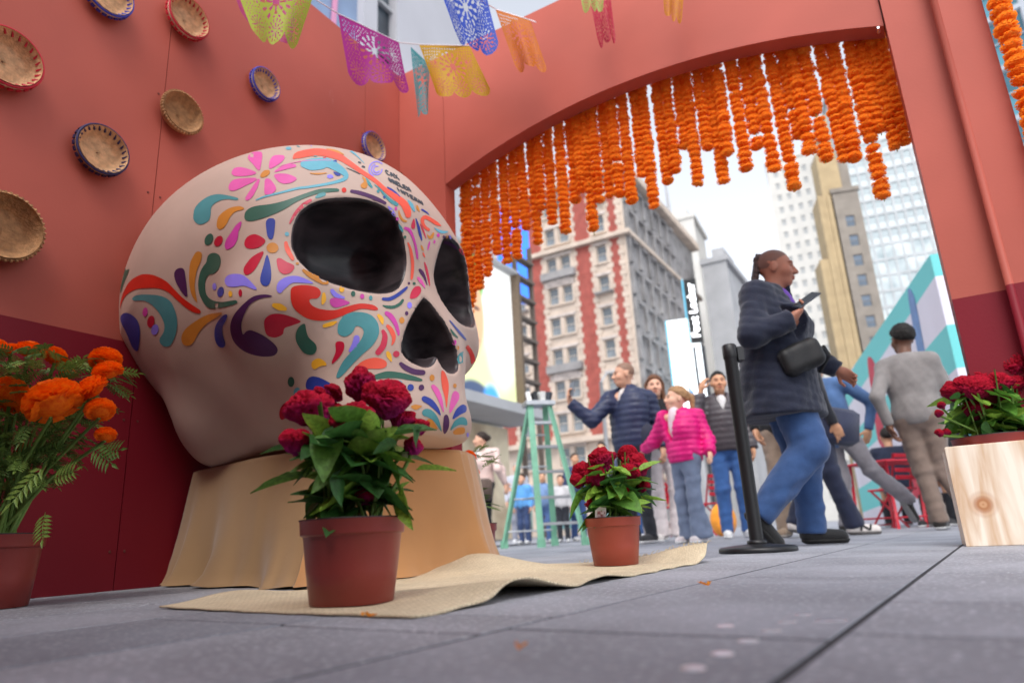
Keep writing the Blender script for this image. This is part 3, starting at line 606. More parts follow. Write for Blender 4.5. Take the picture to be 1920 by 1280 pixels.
# faint ink lettering and emblem on the forehead (rows follow the brow)
GL = {'C': [[(1, .15), (.6, 0), (.2, .2), (.1, .6), (.4, 1), (1, .9)]], 'A': [[(0, 1), (.5, 0), (1, 1)], [(.2, .65), (.8, .65)]], 'X': [[(0, 0), (1, 1)], [(1, 0), (0, 1)]], 'O': [[(.5, 0), (.1, .3), (.1, .7), (.5, 1), (.9, .7), (.9, .3), (.5, 0)]],
      'R': [[(0, 1), (0, 0), (.8, .1), (.8, .4), (0, .5), (.9, 1)]], 'E': [[(1, 0), (0, 0), (0, 1), (1, 1)], [(0, .5), (.7, .5)]], 'L': [[(0, 0), (0, 1), (.9, 1)]], 'N': [[(0, 1), (0, 0), (.9, 1), (.9, 0)]], 'I': [[(.4, 0), (.4, 1)]], 'T': [[(0, 0), (1, 0)], [(.5, 0), (.5, 1)]]}
for txt, p0, p1, up in (('CAX', (720, 318), (746, 330), (5, 9)), ('ORELEN', (726, 333), (768, 353), (5, 8)), ('INTERN', (742, 351), (792, 379), (4, 7))):
    p0 = np.array(p0, float); p1 = np.array(p1, float); up = np.array(up, float); K = len(txt)
    for i, chh in enumerate(txt):
        a = p0+(p1-p0)*i/K; ex = (p1-p0)/K*.72
        for st_ in GL[chh]:
            pts = [tuple(a+ex*x+up*y)+(1.5,) for x, y in st_]; paint(outline('s', pts, 1.), 'dk', 'painted_letter', False)
for a0, a1, r1 in ((0, 4.4, 17), (.6, 5.2, 10), (2, 5.5, 24)):
    pts = [(706+r1*math.cos(a)*.6, 318+r1*math.sin(a)*.6, 1.4) for a in np.linspace(a0, a1, 7)]
    paint(outline('s', pts, 1.), 'vi', 'painted_emblem', False)
# ------------------------------------------------------------------ plants
leaf_m = [mat('celosia leaf '+k, c, .42, .3, 14, bump=.25, bs=45, trans=.28, spec=.5) for k, c in (('mid', '5c8c36'), ('deep', '3c6c32'), ('bright', '8cb446'))]
def leaf_mesh(nm, m, curl, fold, w=.23):
    P = []
    for i in range(9):
        q = i/8; hw = w*(math.sin(math.pi*min(1, q**.75))**.85)*(1-.15*q)+.004; z = -curl*q*q; row = []
        for j in (-1, -.55, 0, .55, 1): row.append((q-.0*abs(j), hw*j, z+fold*abs(j)*hw+.012*math.sin(q*17+j*2)*abs(j)-(.012 if j == 0 else 0)))
        P.append(row)
    return MB().grid(P).mesh(nm, m, True)
LEAF = [leaf_mesh('leaf', leaf_m[i % 3], c, f, w) for i, (c, f, w) in enumerate(((.1, .5, .22), (.3, .35, .25), (.05, .6, .2), (.45, .3, .24), (.2, .45, .27), (-.1, .5, .2)))]
def frame(d, up=(0, 0, 1), roll=0.):
    x = Vector(d).normalized(); y = Vector(up).cross(x)
    if y.length < 1e-3: y = Vector((0, 1, 0))
    y.normalize(); z = x.cross(y); M = Matrix((x, y, z)).transposed()
    return (M @ Matrix.Rotation(roll, 3, 'X')).to_euler()
def head_mesh(seed, m):
    bm = bmesh.new(); bmesh.ops.create_icosphere(bm, subdivisions=5, radius=1.); V = np.array([v.co for v in bm.verts])
    r1 = np.abs(wob(V, 5.5, seed)); r2 = np.abs(wob(V, 9., seed+9)); r3 = wob(V, 26., seed+3)
    lump = wob(V, 2.0, seed+5)
    rad = 1+.20*lump-.20*np.exp(-(r1/.13)**2)-.12*np.exp(-(r2/.13)**2)+.035*r3
    V2 = V*rad[:, None]*np.array([1.05, .85, .78]); dn = V[:, 2] < -.1; V2[dn, 2] = V2[dn, 2]*1.15; k = np.clip(-V[:, 2], 0, 1); V2[:, :2] *= (1-.45*k)[:, None]
    for v, c in zip(bm.verts, V2): v.co = c
    me = bpy.data.meshes.new('flower_head'); bm.to_mesh(me); bm.free(); me.polygons.foreach_set('use_smooth', np.ones(len(me.polygons), bool)); me.materials.append(m); return me
def celosia_mat(nm, c0, c1):
    m = mat(nm, c0, .62, .25, 5, bump=.6, bs=30, sheen=.0, spec=.15); t = m.node_tree; b = t.nodes['Principled BSDF']; src = b.inputs['Base Color'].links[0].from_socket
    tc = [n for n in t.nodes if n.type == 'TEX_COORD'][0]; sp = t.nodes.new('ShaderNodeSeparateXYZ'); t.links.new(tc.outputs['Object'], sp.inputs[0])
    mr = t.nodes.new('ShaderNodeMapRange'); mr.inputs[1].default_value = -.7; mr.inputs[2].default_value = .25; mr.inputs[3].default_value = 1; mr.inputs[4].default_value = 0; t.links.new(sp.outputs['Z'], mr.inputs[0])
    mx = t.nodes.new('ShaderNodeMix'); mx.data_type = 'RGBA'; t.links.new(mr.outputs[0], mx.inputs[0]); t.links.new(src, mx.inputs[6]); mx.inputs[7].default_value = lin(c1); t.links.new(mx.outputs[2], b.inputs['Base Color']); return m
cm1 = celosia_mat('cockscomb magenta', 'bc0c30', 'aa2278'); cm2 = celosia_mat('cockscomb crimson', 'a60a26', '8c1448')
HEADS = {1: [head_mesh(s, cm1) for s in (1, 2, 3)], 2: [head_mesh(s, cm2) for s in (4, 5, 6)]}
pot_m = mat('terracotta plastic', (.30, .05, .03, 1), .38, .08, 8, bump=.04, bs=60, spec=.5); pot_m2 = mat('oxblood plastic', (.26, .036, .028, 1), .36, .1, 8, bump=.04, bs=60, spec=.5)
pot_in = mat('pot rim black', '2a2022', .5); soil = mat('potting soil', '2e2118', .95, .4, 60, bump=1., bs=90); stem_m = mat('green stem', '6f8f45', .55, .2, 20)
def pot(parent, h, rt, rb, m):
    p = MB().lathe([(0, .004), (rb*.86, .004), (rb*.9, 0), (rb, .003), (rb+(rt*.94-rb)*.5, h*.4), (rt*.93, h*.80), (rt*.935, h*.805), (rt*.97, h*.81), (rt*.985, h*.83)], 56).build('pot', m, parent, True)
    MB().lathe([(rt*.955, h*.806), (rt*.975, h*.808), (rt*.985, h*.83), (rt, h*.975), (rt*1.012, h*.985), (rt*1.012, h), (rt*.985, h), (rt*.96, h*.96)], 56).build('rim', m, p, True)
    MB().lathe([(rt*1.014, h*.987), (rt*1.016, h*1.001), (rt*.982, h*1.003), (rt*.95, h*.9), (rt*.93, h*.82)], 56).build('lip', pot_in, p, True)
    n = 28; V = [(0, 0, h*.93)]; F = []
    for i in range(1, 6):
        for k in range(n): a = 2*math.pi*k/n; V.append((rt*.95*i/5*math.cos(a), rt*.95*i/5*math.sin(a), h*.9+.012*random.random()))
    F = [(0, 1+k, 1+(k+1) % n) for k in range(n)]+[(1+(i-1)*n+k, 1+i*n+k, 1+i*n+(k+1) % n, 1+(i-1)*n+(k+1) % n) for i in range(1, 5) for k in range(n)]
    obj('soil', V, F, soil, p)
def celosia(name, base, h, rt, rb, pm_, heads, hs, seed, label, spread, zl, nleaf=90, extra=()):
    rr = random.Random(seed); root = tag(empty(name, base), label, 'potted plant', 'potted cockscomb plants'); B = np.array(base); pot(root, h, rt, rb, pm_)
    for (p, r) in heads:
        q = np.array(p)-B; s0 = np.array([rr.uniform(-.4, .4)*rt, rr.uniform(-.4, .4)*rt, h*.9]); mid = s0*.45+q*.55+np.array([rr.uniform(-.01, .01), rr.uniform(-.01, .01), 0])
        MB().tube([s0, mid, q-np.array([0, 0, r*.5])], [.005, .0042, .005], 6).build('stem', stem_m, root, True)
        o = put('flower_head', HEADS[hs][rr.randrange(3)], root, q, (rr.uniform(-.35, .35), rr.uniform(-.35, .35), rr.uniform(0, 6.3)), r*rr.uniform(1.12, 1.32))
    for i in range(nleaf):
        a = rr.uniform(0, 2*math.pi); q = rr.random(); z = h*1.0+(zl-h)*(q**.8)*1.0; rad = spread*(.25+.55*rr.random())*(.55+.6*q)
        c = np.array([rad*math.cos(a), rad*math.sin(a), z]); dz = rr.uniform(-.55, .55); L = rr.uniform(.075, .13)*(1.15-.3*q)*spread/.115
        d = (math.cos(a+rr.uniform(-.8, .8)), math.sin(a+rr.uniform(-.8, .8)), dz)
        put('leaf', LEAF[rr.randrange(6)], root, c-np.array(d)*L*.35, frame(d, (0, 0, 1), rr.uniform(-.6, .6)), (L, L*rr.uniform(1.0, 1.4), L))
    for i in range(14):
        a = rr.uniform(0, 6.3); s0 = np.array([.5*rt*math.cos(a), .5*rt*math.sin(a), h*.9]); e = s0*1.6+np.array([0, 0, (zl-h)*rr.uniform(.4, .9)]); MB().tube([s0, (s0+e)/2+.006, e], .0028, 5).build('stem', stem_m, root, True)
    for (p0, p1, w, k, roll) in extra:
        p0 = np.array(p0)-B; p1 = np.array(p1)-B; L = np.linalg.norm(p1-p0); put('leaf', LEAF[k], root, p0, frame(p1-p0, (0, 0, 1), roll), (L, L*w, L))
    return root
Y0 = 1.547
fh = [(675, 723, 33, .02), (722, 748, 34, .0), (661, 785, 29, -.07), (580, 767, 35, .0), (556, 827, 25, -.05), (625, 737, 19, .05), (598, 738, 15, .02), (758, 790, 22, .03), (789, 800, 15, .02), (775, 836, 17, .0), (683, 929, 15, -.02), (620, 770, 18, .05)]
celosia('potted_celosia', (-.37, Y0, .006), .176, .113, .088, pot_m2, [(at(u, v, Y0+dy), r/830) for u, v, r, dy in fh], 1, 11,
        'magenta cockscomb in dark red plastic pot, nearest of the plants, before the skull', .135, .37, 105,
        [(at(585, 890, Y0), at(468, 913, Y0-.02), .55, 0, .2), (at(575, 842, Y0), at(495, 828, Y0), .7, 1, .2), (at(780, 880, Y0), at(856, 878, Y0-.02), .7, 2, 0), (at(752, 915, Y0), at(770, 992, Y0-.08), 1.0, 2, 1.2), (at(640, 965, Y0), at(565, 972, Y0-.05), .7, 1, .2),
         (at(640, 850, Y0-.09), at(600, 815, Y0-.1), 1.2, 1, .8), (at(745, 830, Y0-.09), at(695, 845, Y0-.11), 1.2, 4, .7), (at(790, 800, Y0-.06), at(772, 838, Y0-.08), 1.5, 4, 1.), (at(640, 880, Y0-.1), at(625, 950, Y0-.11), 1.2, 1, 1.2), (at(690, 820, Y0-.1), at(650, 800, Y0-.1), 1.2, 3, .6)])
Y1 = 2.66
mh = [(1128, 862, 23, 0), (1095, 885, 19, .02), (1115, 892, 18, -.04), (1176, 852, 17, .03), (1190, 872, 24, .02), (1180, 885, 16, -.03), (1085, 900, 13, 0), (1204, 912, 13, 0), (1172, 922, 12, -.03), (1108, 945, 9, -.03)]
cl2 = celosia('potted_celosia', (.342, Y1, .006), .172, .105, .082, pot_m, [(at(u, v, Y1+dy), r/483) for u, v, r, dy in mh], 2, 12,
        'dark red cockscomb in bright terracotta pot with plant tag, on the straw mat', .135, .35, 85,
        [(at(1195, 885, Y1-.04), at(1240, 862, Y1-.06), 1.0, 2, .6), (at(1105, 915, Y1), at(1062, 970, Y1-.05), .9, 0, .9), (at(1190, 935, Y1), at(1250, 935, Y1-.02), .5, 2, .2), (at(1185, 945, Y1-.05), at(1220, 940, Y1-.08), 1.1, 2, .9), (at(1140, 885, Y1-.09), at(1168, 876, Y1-.1), 1.1, 5, .5)])
tg = at(1126, 962, Y1-.07)-np.array([.342, Y1, .006])
MB().box(tg, (.04, .002, .05), Matrix.Rotation(.1, 3, 'Y')).build('plant_tag', mat('white card', 'e8e2e0', .5, 0), cl2)
MB().box(tg+np.array([.002, -.0016, -.006]), (.03, .001, .03), Matrix.Rotation(.1, 3, 'Y')).build('tag_print', mat('tag red print', 'c8202c', .5, .5, 90, two='f0dede'), cl2)
bx = W(3.26, -.30, 0); bx = gnd(1815, 1025)
# planter box of pine boards with a pot inside
pine = mat('pine board', 'd9bf9c', .6, .0, 1); t = pine.node_tree; b_ = t.nodes['Principled BSDF']; tc = t.nodes.new('ShaderNodeTexCoord')
mp = t.nodes.new('ShaderNodeMapping'); mp.inputs['Scale'].default_value = (14, 14, 1.4); t.links.new(tc.outputs['Object'], mp.inputs[0])
kn = t.nodes.new('ShaderNodeVectorMath'); kn.operation = 'DISTANCE'; kn.inputs[1].default_value = (-.10, -.15, .155); t.links.new(tc.outputs['Object'], kn.inputs[0])
n = t.nodes.new('ShaderNodeTexNoise'); n.inputs['Scale'].default_value = 1.5; n.inputs['Detail'].default_value = 5; n.inputs['Distortion'].default_value = .6; t.links.new(mp.outputs[0], n.inputs['Vector'])
wv = t.nodes.new('ShaderNodeMath'); wv.operation = 'SINE'; ml = t.nodes.new('ShaderNodeMath'); ml.operation = 'MULTIPLY'; ml.inputs[1].default_value = 210; t.links.new(kn.outputs['Value'], ml.inputs[0]); t.links.new(ml.outputs[0], wv.inputs[0])
km = t.nodes.new('ShaderNodeMapRange'); km.inputs[1].default_value = .018; km.inputs[2].default_value = .055; km.inputs[3].default_value = 1; km.inputs[4].default_value = 0; t.links.new(kn.outputs['Value'], km.inputs[0])
rp = t.nodes.new('ShaderNodeValToRGB'); rp.color_ramp.elements[0].color = lin('cfae8e'); rp.color_ramp.elements[1].color = lin('efe3d2'); rp.color_ramp.elements[0].position = .35; rp.color_ramp.elements[1].position = .62; t.links.new(n.outputs[0], rp.inputs[0])
rk = t.nodes.new('ShaderNodeMix'); rk.data_type = 'RGBA'; rk.inputs[6].default_value = lin('b07850'); rk.inputs[7].default_value = lin('c99a72'); t.links.new(wv.outputs[0], rk.inputs[0])
mx = t.nodes.new('ShaderNodeMix'); mx.data_type = 'RGBA'; t.links.new(km.outputs[0], mx.inputs[0]); t.links.new(rp.outputs[0], mx.inputs[6]); t.links.new(rk.outputs[2], mx.inputs[7]); t.links.new(mx.outputs[2], b_.inputs['Base Color'])
pb = tag(empty('wooden_planter', (bx[0]+.235, bx[1]+.05, 0), R_(-29)), 'square planter of pale knotty pine boards at right edge, holding crimson cockscomb', 'planter box')
Hb = .385
MB().box((0, -.15+.01, Hb/2), (.37, .02, Hb), bev=.003).build('front_board', pine, pb); MB().box((0, .15-.01, Hb/2), (.37, .02, Hb), bev=.003).build('back_board', pine, pb)
MB().box((-.1745, 0, Hb/2), (.02, .258, Hb-.002), bev=.003).build('side_board', pine, pb); MB().box((.1745, 0, Hb/2), (.02, .258, Hb-.002), bev=.003).build('side_board', pine, pb)
MB().box((0, 0, Hb-.18), (.325, .255, .02)).build('shelf_board', pine, pb)
Y2 = bx[1]+.05
rh = [(1788, 733, 19), (1806, 722, 19), (1830, 728, 22), (1842, 712, 20), (1896, 692, 32), (1870, 720, 22), (1831, 767, 20), (1888, 748, 22), (1905, 725, 20), (1765, 760, 8), (1760, 775, 7), (1762, 812, 8), (1775, 810, 7), (1940, 735, 25), (1960, 770, 22)]
celosia('potted_celosia', (pb.location.x, pb.location.y, Hb-.168), .205, .15, .115, pot_m2, [(at(u, v, Y2-.03*(i % 3)), r/455) for i, (u, v, r) in enumerate(rh)], 2, 13,
        'crimson cockscomb in dark red pot sitting in the pine planter', .165, .40, 85, [(at(1845, 790, Y2-.13), at(1855, 812, Y2-.15), 1.6, 4, 1.3), (at(1800, 745, Y2-.1), at(1778, 740, Y2-.12), 1.3, 4, .6), (at(1880, 740, Y2-.1), at(1898, 728, Y2-.12), 1.3, 2, .6), (at(1905, 812, Y2-.12), at(1940, 812, Y2-.12), .6, 2, .3)])
# marigolds
mar_m = mat('marigold petal', 'ff8a18', .55, .08, 8, trans=.5, spec=.2, two='ffb848'); mar_d = mat('marigold petal deep', 'ff8a1c', .55, .08, 8, trans=.58, spec=.2, two='ffb648')
def marigold(seed, n, m, seg=2, squash=.72):
    r = random.Random(seed); b = MB(); bm = bmesh.new(); bmesh.ops.create_icosphere(bm, subdivisions=2, radius=.74); cv = [tuple(np.array(v.co)*(1, 1, squash)) for v in bm.verts]; cf = [[v.index for v in f.verts] for f in bm.faces]; bm.free(); b.add(cv, cf)
    for i in range(n):
        th = math.acos(1-1.62*(i+.5)/n); ph = i*2.39996+r.uniform(-.12, .12); d = np.array([math.sin(th)*math.cos(ph), math.sin(th)*math.sin(ph), math.cos(th)])
        e = np.array([-math.sin(ph), math.cos(ph), 0]); u = np.cross(d, e); tw = r.uniform(-.5, .5); e, u = e*math.cos(tw)+u*math.sin(tw), -e*math.sin(tw)+u*math.cos(tw)
        w = r.uniform(.13, .19); P = []
        for k in range(seg+1):
            q = k/seg; c = d*(.62+.36*q+r.uniform(-.02, .03))+u*(-.02+.14*q*q*r.uniform(.5, 1.4))
            P.append([(c+e*w*j*(.55+.6*q)+d*.05*abs(j)*q*r.uniform(-1, 1))*np.array([1, 1, squash]) for j in (-1, 0, 1)])
        b.grid(P)
    return b.mesh('marigold', m, True)
mar_p = mat('marigold bloom', 'ff6206', .55, .12, 8, trans=.3, spec=.2, two='ff8412'); MG = [marigold(s, 170, mar_p, 2) for s in (1, 2)]; MGS = [marigold(s, 80, m_, 1, .62) for s, m_ in ((3, mar_m), (4, mar_d), (5, mar_d))]
frond_m = [mat('marigold leaf', '587638', .5, .3, 20, trans=.2), mat('marigold leaf pale', '7c9a48', .5, .3, 20, trans=.2)]
def frond(m):
    b = MB(); b.tube([(0, 0, 0), (.5, 0, .03), (1, 0, -.05)], .012, 4)
    for i in range(13):
        q = .16+.84*(i//2)/6.; s = 0 if i == 12 else (1 if i % 2 else -1); L = .42*(1-.45*abs(q-.5)); d = np.array([.55+.45*(s == 0), s*.85, .1]); d /= np.linalg.norm(d); n_ = np.cross(d, (0, 0, 1)); o = np.array([q, 0, .03-.08*q*q])
        b.grid([[o+d*L*t_+n_*.055*math.sin(math.pi*min(1, t_**.7+.05))*j+np.array([0, 0, -.06*t_*t_+.02*abs(j)]) for j in (-1, 0, 1)] for t_ in (0, .35, .7, 1)])
    return b.mesh('frond', m, True)
FR = [frond(frond_m[0]), frond(frond_m[1])]
mb_ = np.array([-1.58, 2.12, 0]); mp_ = tag(empty('potted_marigold', mb_), 'tall potted orange marigold plant against the dark red wall', 'potted plant'); pot(mp_, .21, .125, .10, pot_m2)
rr = random.Random(21); YM = 2.05
for u, v, r, dy in ((100, 752, 47, -.12), (172, 728, 29, -.06), (20, 740, 34, -.1), (-10, 735, 30, -.02), (55, 657, 26, .08), (104, 668, 22, .06), (198, 674, 29, .03), (202, 696, 26, -.02), (188, 768, 25, -.05), (198, 815, 18, -.03), (128, 700, 14, .1), (-5, 652, 24, .06), (20, 652, 12, .1), (-40, 760, 30, 0), (40, 840, 12, .1)):
    q = at(u, v, YM+dy)-mb_; r = r/590; s0 = np.array([rr.uniform(-.04, .04), rr.uniform(-.04, .04), .19])
    MB().tube([s0, s0*.5+q*.5+(0, 0, .03), q-(0, 0, r*.6)], [.006, .005, .005], 6).build('stem', stem_m, mp_, True)
    put('flower', MG[rr.randrange(2)], mp_, q, (rr.uniform(.2, .9), rr.uniform(-.4, .4), rr.uniform(0, 6.3)), r)
for i in range(400):
    a = rr.uniform(0, 6.3); q = rr.random(); z = .34+.40*q; rad = (.04+.17*rr.random())*(.45+.65*q); L = rr.uniform(.05, .085); c = (rad*math.cos(a)+.07*q+.03, rad*math.sin(a)-.04, z)
    d = (math.cos(a+rr.uniform(-.6, .6)), math.sin(a+rr.uniform(-.6, .6)), rr.uniform(-.8, .5)); put('frond', FR[rr.random() < .35], mp_, c, frame(d, (0, 0, 1), rr.uniform(-.6, .6)), L)
for k in range(9):
    a = rr.uniform(0, 6.3); MB().tube([(.03*math.cos(a), .03*math.sin(a), .18), (.05*math.cos(a), .05*math.sin(a), .4), (.13*math.cos(a), .13*math.sin(a), .66)], [.006, .005, .003], 6).build('stem', stem_m, mp_, True)
for (u, v), (u2, v2), k in (((185, 850), (224, 842), 0), ((175, 840), (208, 868), 0), ((90, 870), (20, 940), 1), ((100, 900), (140, 880), 1), ((85, 960), (78, 1010), 1), ((60, 790), (35, 830), 0)):
    p0 = at(u, v, YM-.12); p1 = at(u2, v2, YM-.16); put('frond', FR[k], mp_, p0-mb_, frame(p1-p0, (0, -1, .4), .2), float(np.linalg.norm(p1-p0)))
# marigold pot peeping out behind the pedestal
mq = np.array(at(888, 1000, 3.6)); mq[2] = 0; m2 = tag(empty('potted_marigold', mq), 'orange marigold peeping out behind the draped pedestal', 'potted plant'); pot(m2, .2, .12, .095, pot_m2)
for u, v, r in ((882, 855, 13), (889, 884, 12), (878, 880, 9)):
    q = at(u, v, 3.6)-mq; put('flower', MG[0], m2, q, (.9, .2, 1), r/350); MB().tube([(0, 0, .19), q*.6+(0, 0, .05), q], .005, 5).build('stem', stem_m, m2, True)
for i in range(26):
    a = rr.uniform(0, 6.3); put('frond', FR[i % 2], m2, (.06*math.cos(a), .06*math.sin(a), rr.uniform(.25, .6)), frame((math.cos(a), math.sin(a), rr.uniform(-.3, .7))), rr.uniform(.07, .11))
# loose petal on the pavement
for k, (u, v, lab_) in enumerate(((682, 1160, 'fallen orange petal at the front edge of the straw mat'), (975, 1225, 'tiny orange petal lying alone on the paving right of centre'), (1330, 1100, 'small orange petal on the paving near the mat corner'))):
    pt_ = gnd(u, v, .004); bb = MB().grid([[(.004*j+.002*i*i, .006*i-.008, .006+.004*math.sin(2*i+k)+.003*abs(j)) for j in (-1, 0, 1)] for i in (0, 1, 2, 3)])
    tag(bb.build('fallen_petal', mar_m, None, True, (pt_[0], pt_[1], .004), (0, 0, k*1.3)), lab_, 'petal')
# ------------------------------------------------------------------ straw mat
rr_ = random.Random(31)
def unit_(v): return np.asarray(v, float)/np.linalg.norm(v)
mA, mBv, mC = np.array([-.888, 1.756]), np.array([-.194, 1.227]), np.array([.706, 2.70])
weave = mat('petate straw', 'ecdcbe', .8, .1, 5, spec=.2); t = weave.node_tree; b_ = t.nodes['Principled BSDF']; src = b_.inputs['Base Color'].links[0].from_socket
uvn = t.nodes.new('ShaderNodeUVMap'); br = t.nodes.new('ShaderNodeTexBrick'); br.inputs['Scale'].default_value = 1; br.inputs['Brick Width'].default_value = .9; br.inputs['Row Height'].default_value = .3; br.offset = .333; br.inputs['Mortar Size'].default_value = .05; br.inputs['Mortar Smooth'].default_value = .6
br.inputs['Color1'].default_value = (1, 1, 1, 1); br.inputs['Color2'].default_value = (.75, .72, .66, 1); br.inputs['Mortar'].default_value = (.5, .45, .38, 1)
mp = t.nodes.new('ShaderNodeMapping'); mp.inputs['Scale'].default_value = (110, 55, 1); mp.inputs['Rotation'].default_value = (0, 0, R_(45)); t.links.new(uvn.outputs[0], mp.inputs[0]); t.links.new(mp.outputs[0], br.inputs['Vector'])
mu = t.nodes.new('ShaderNodeMix'); mu.data_type = 'RGBA'; mu.blend_type = 'MULTIPLY'; mu.inputs[0].default_value = .8; t.links.new(src, mu.inputs[6]); t.links.new(br.outputs['Color'], mu.inputs[7]); t.links.new(mu.outputs[2], b_.inputs['Base Color'])
bp = t.nodes.new('ShaderNodeBump'); bp.inputs['Strength'].default_value = .6; bp.inputs['Distance'].default_value = .004; t.links.new(br.outputs['Color'], bp.inputs['Height']); t.links.new(bp.outputs[0], b_.inputs['Normal'])
nu, nv = 44, 100; G = np.zeros((nv+1, nu+1, 3)); UV = []
g_ = lambda x, c, s: math.exp(-((x-c)/s)**2)
for j in range(nv+1):
    for i in range(nu+1):
        u, v = i/nu, j/nv; p = mA+(mBv-mA)*u+(mC-mBv)*v
        z = .006+.036*g_(v, .22, .075)*max(0, (u-.45)/.55)**1.2+.014*g_(v, .45, .06)*max(0, (u-.6)/.4)+.062*g_(u, 1, .3)*max(0, (v-.90)/.10)**1.5+.07*g_(u, .05, .3)*g_(v, .72, .12)+.02*g_(u, .0, .2)*g_(v, .12, .08)
        z += .0012*math.sin(v*60+u*9)*u
        p = p+np.array([.006*math.sin(v*23)+.004*math.sin(v*61), .004*math.sin(u*40)])*(1 if i in (0, nu) or j in (0, nv) else 0)
        G[j, i] = (p[0], p[1], z)
o = MB().grid(G).build('straw_mat', weave, None, True); me = o.data; uvl = me.uv_layers.new(name='UVMap')
for pl_ in me.polygons:
    for li in pl_.loop_indices:
        vi = me.loops[li].vertex_index; uvl.data[li].uv = ((vi % (nu+1))/nu, (vi//(nu+1))/nv)
so_ = o.modifiers.new('thick', 'SOLIDIFY'); so_.thickness = .004; so_.offset = -1
fr_ = MB()
for k in range(70):
    u = .35+.65*k/69; c = G[nv, int(u*nu)]; dd = unit_(np.array([.52, .853, 0])); e = c+np.array([dd[0]*rr_.uniform(.015, .05)+rr_.uniform(-.012, .012), dd[1]*rr_.uniform(.015, .05), rr_.uniform(-.012, .012)]); fr_.tube([c, (c+e)/2+np.array([0, 0, .004]), e], [.0016, .0013, .0008], 4)
fo_ = fr_.build('frayed_end', weave, o); fo_['kind'] = 'stuff'
tag(o, 'rumpled pale woven straw mat on the pavement under the two front pots', 'mat')
# ------------------------------------------------------------------ marigold garlands in the arch
twine = mat('twine', '7a8a3a', .8)
STR = [(0.44,1.55),(0.54,1.72),(1.05,2.12),(1.34,2.16),(2.97,1.95),(0.47,1.62),(0.61,1.78),(0.68,1.92),(0.77,1.84),(0.84,1.86),(0.91,2.02),(0.99,1.9),(1.11,2.01),(1.21,1.93),(1.28,2.11),(1.39,1.85),(1.45,2.07),(1.51,2.06),(1.58,2.05),(1.65,1.99),(1.73,2.14),(1.78,1.91),(1.87,2.05),(1.93,2.12),(2.0,2.23),(2.05,1.98),(2.12,2.17),(2.18,1.95),(2.24,2.12),(2.32,1.97),(2.39,2.09),(2.45,1.92),(2.53,1.79),(2.59,2.1),(2.64,1.96),(2.7,1.89),(2.78,1.86),(2.84,1.87),(2.92,1.6),(3.02,1.84),(3.06,1.87)]
rr = random.Random(5)
def ordinal(k): return {1: 'first', 2: 'second', 3: 'third'}.get(k, '%d%s' % (k, 'th' if 10 < k % 100 < 20 else {1: 'st', 2: 'nd', 3: 'rd'}.get(k % 10, 'th')))
def garland(s, t_, z0, z1, r, label):
    root = tag(empty('marigold_garland', W(s, t_, z1)), label, 'garland', 'marigold garlands hanging in the arch'); L = z1-z0
    MB().tube([(0, 0, .01), (0, 0, -L*.5), (0, 0, -L+r*.3)], .0025, 5).build('string', twine, root)
    z = -r*.4; sway = rr.uniform(-.014, .014)
    while z > -L+r*.2:
        q = z/L; k = r*rr.uniform(.9, 1.1)
        put('marigold', MGS[rr.randrange(3)], root, (sway*q*q+rr.uniform(-.003, .003), rr.uniform(-.005, .005), z), (rr.uniform(-.22, .22), rr.uniform(-.22, .22)+(math.pi if rr.random() < .5 else 0), rr.uniform(0, 6.3)), k)
        z -= r*(rr.uniform(.84, 1.06) if rr.random() > .03 else 1.4)
STR.sort()
for i, (s, zb) in enumerate(STR):
    garland(s, .165+rr.uniform(-.02, .02), zb, archz(min(max(s, SL+.01), SR-.01))+.12, .037+rr.uniform(-.001, .003), 'orange marigold garland, %s from the left among those hanging in the arch' % ordinal(i+1))
garland(3.50, -.16, 1.25, 2.9, .045, 'thick orange marigold garland beside the right pillar, outside the arch')
garland(3.56, -.10, 1.0, 1.95, .045, 'lower marigold garland at the right edge, behind the thick one')
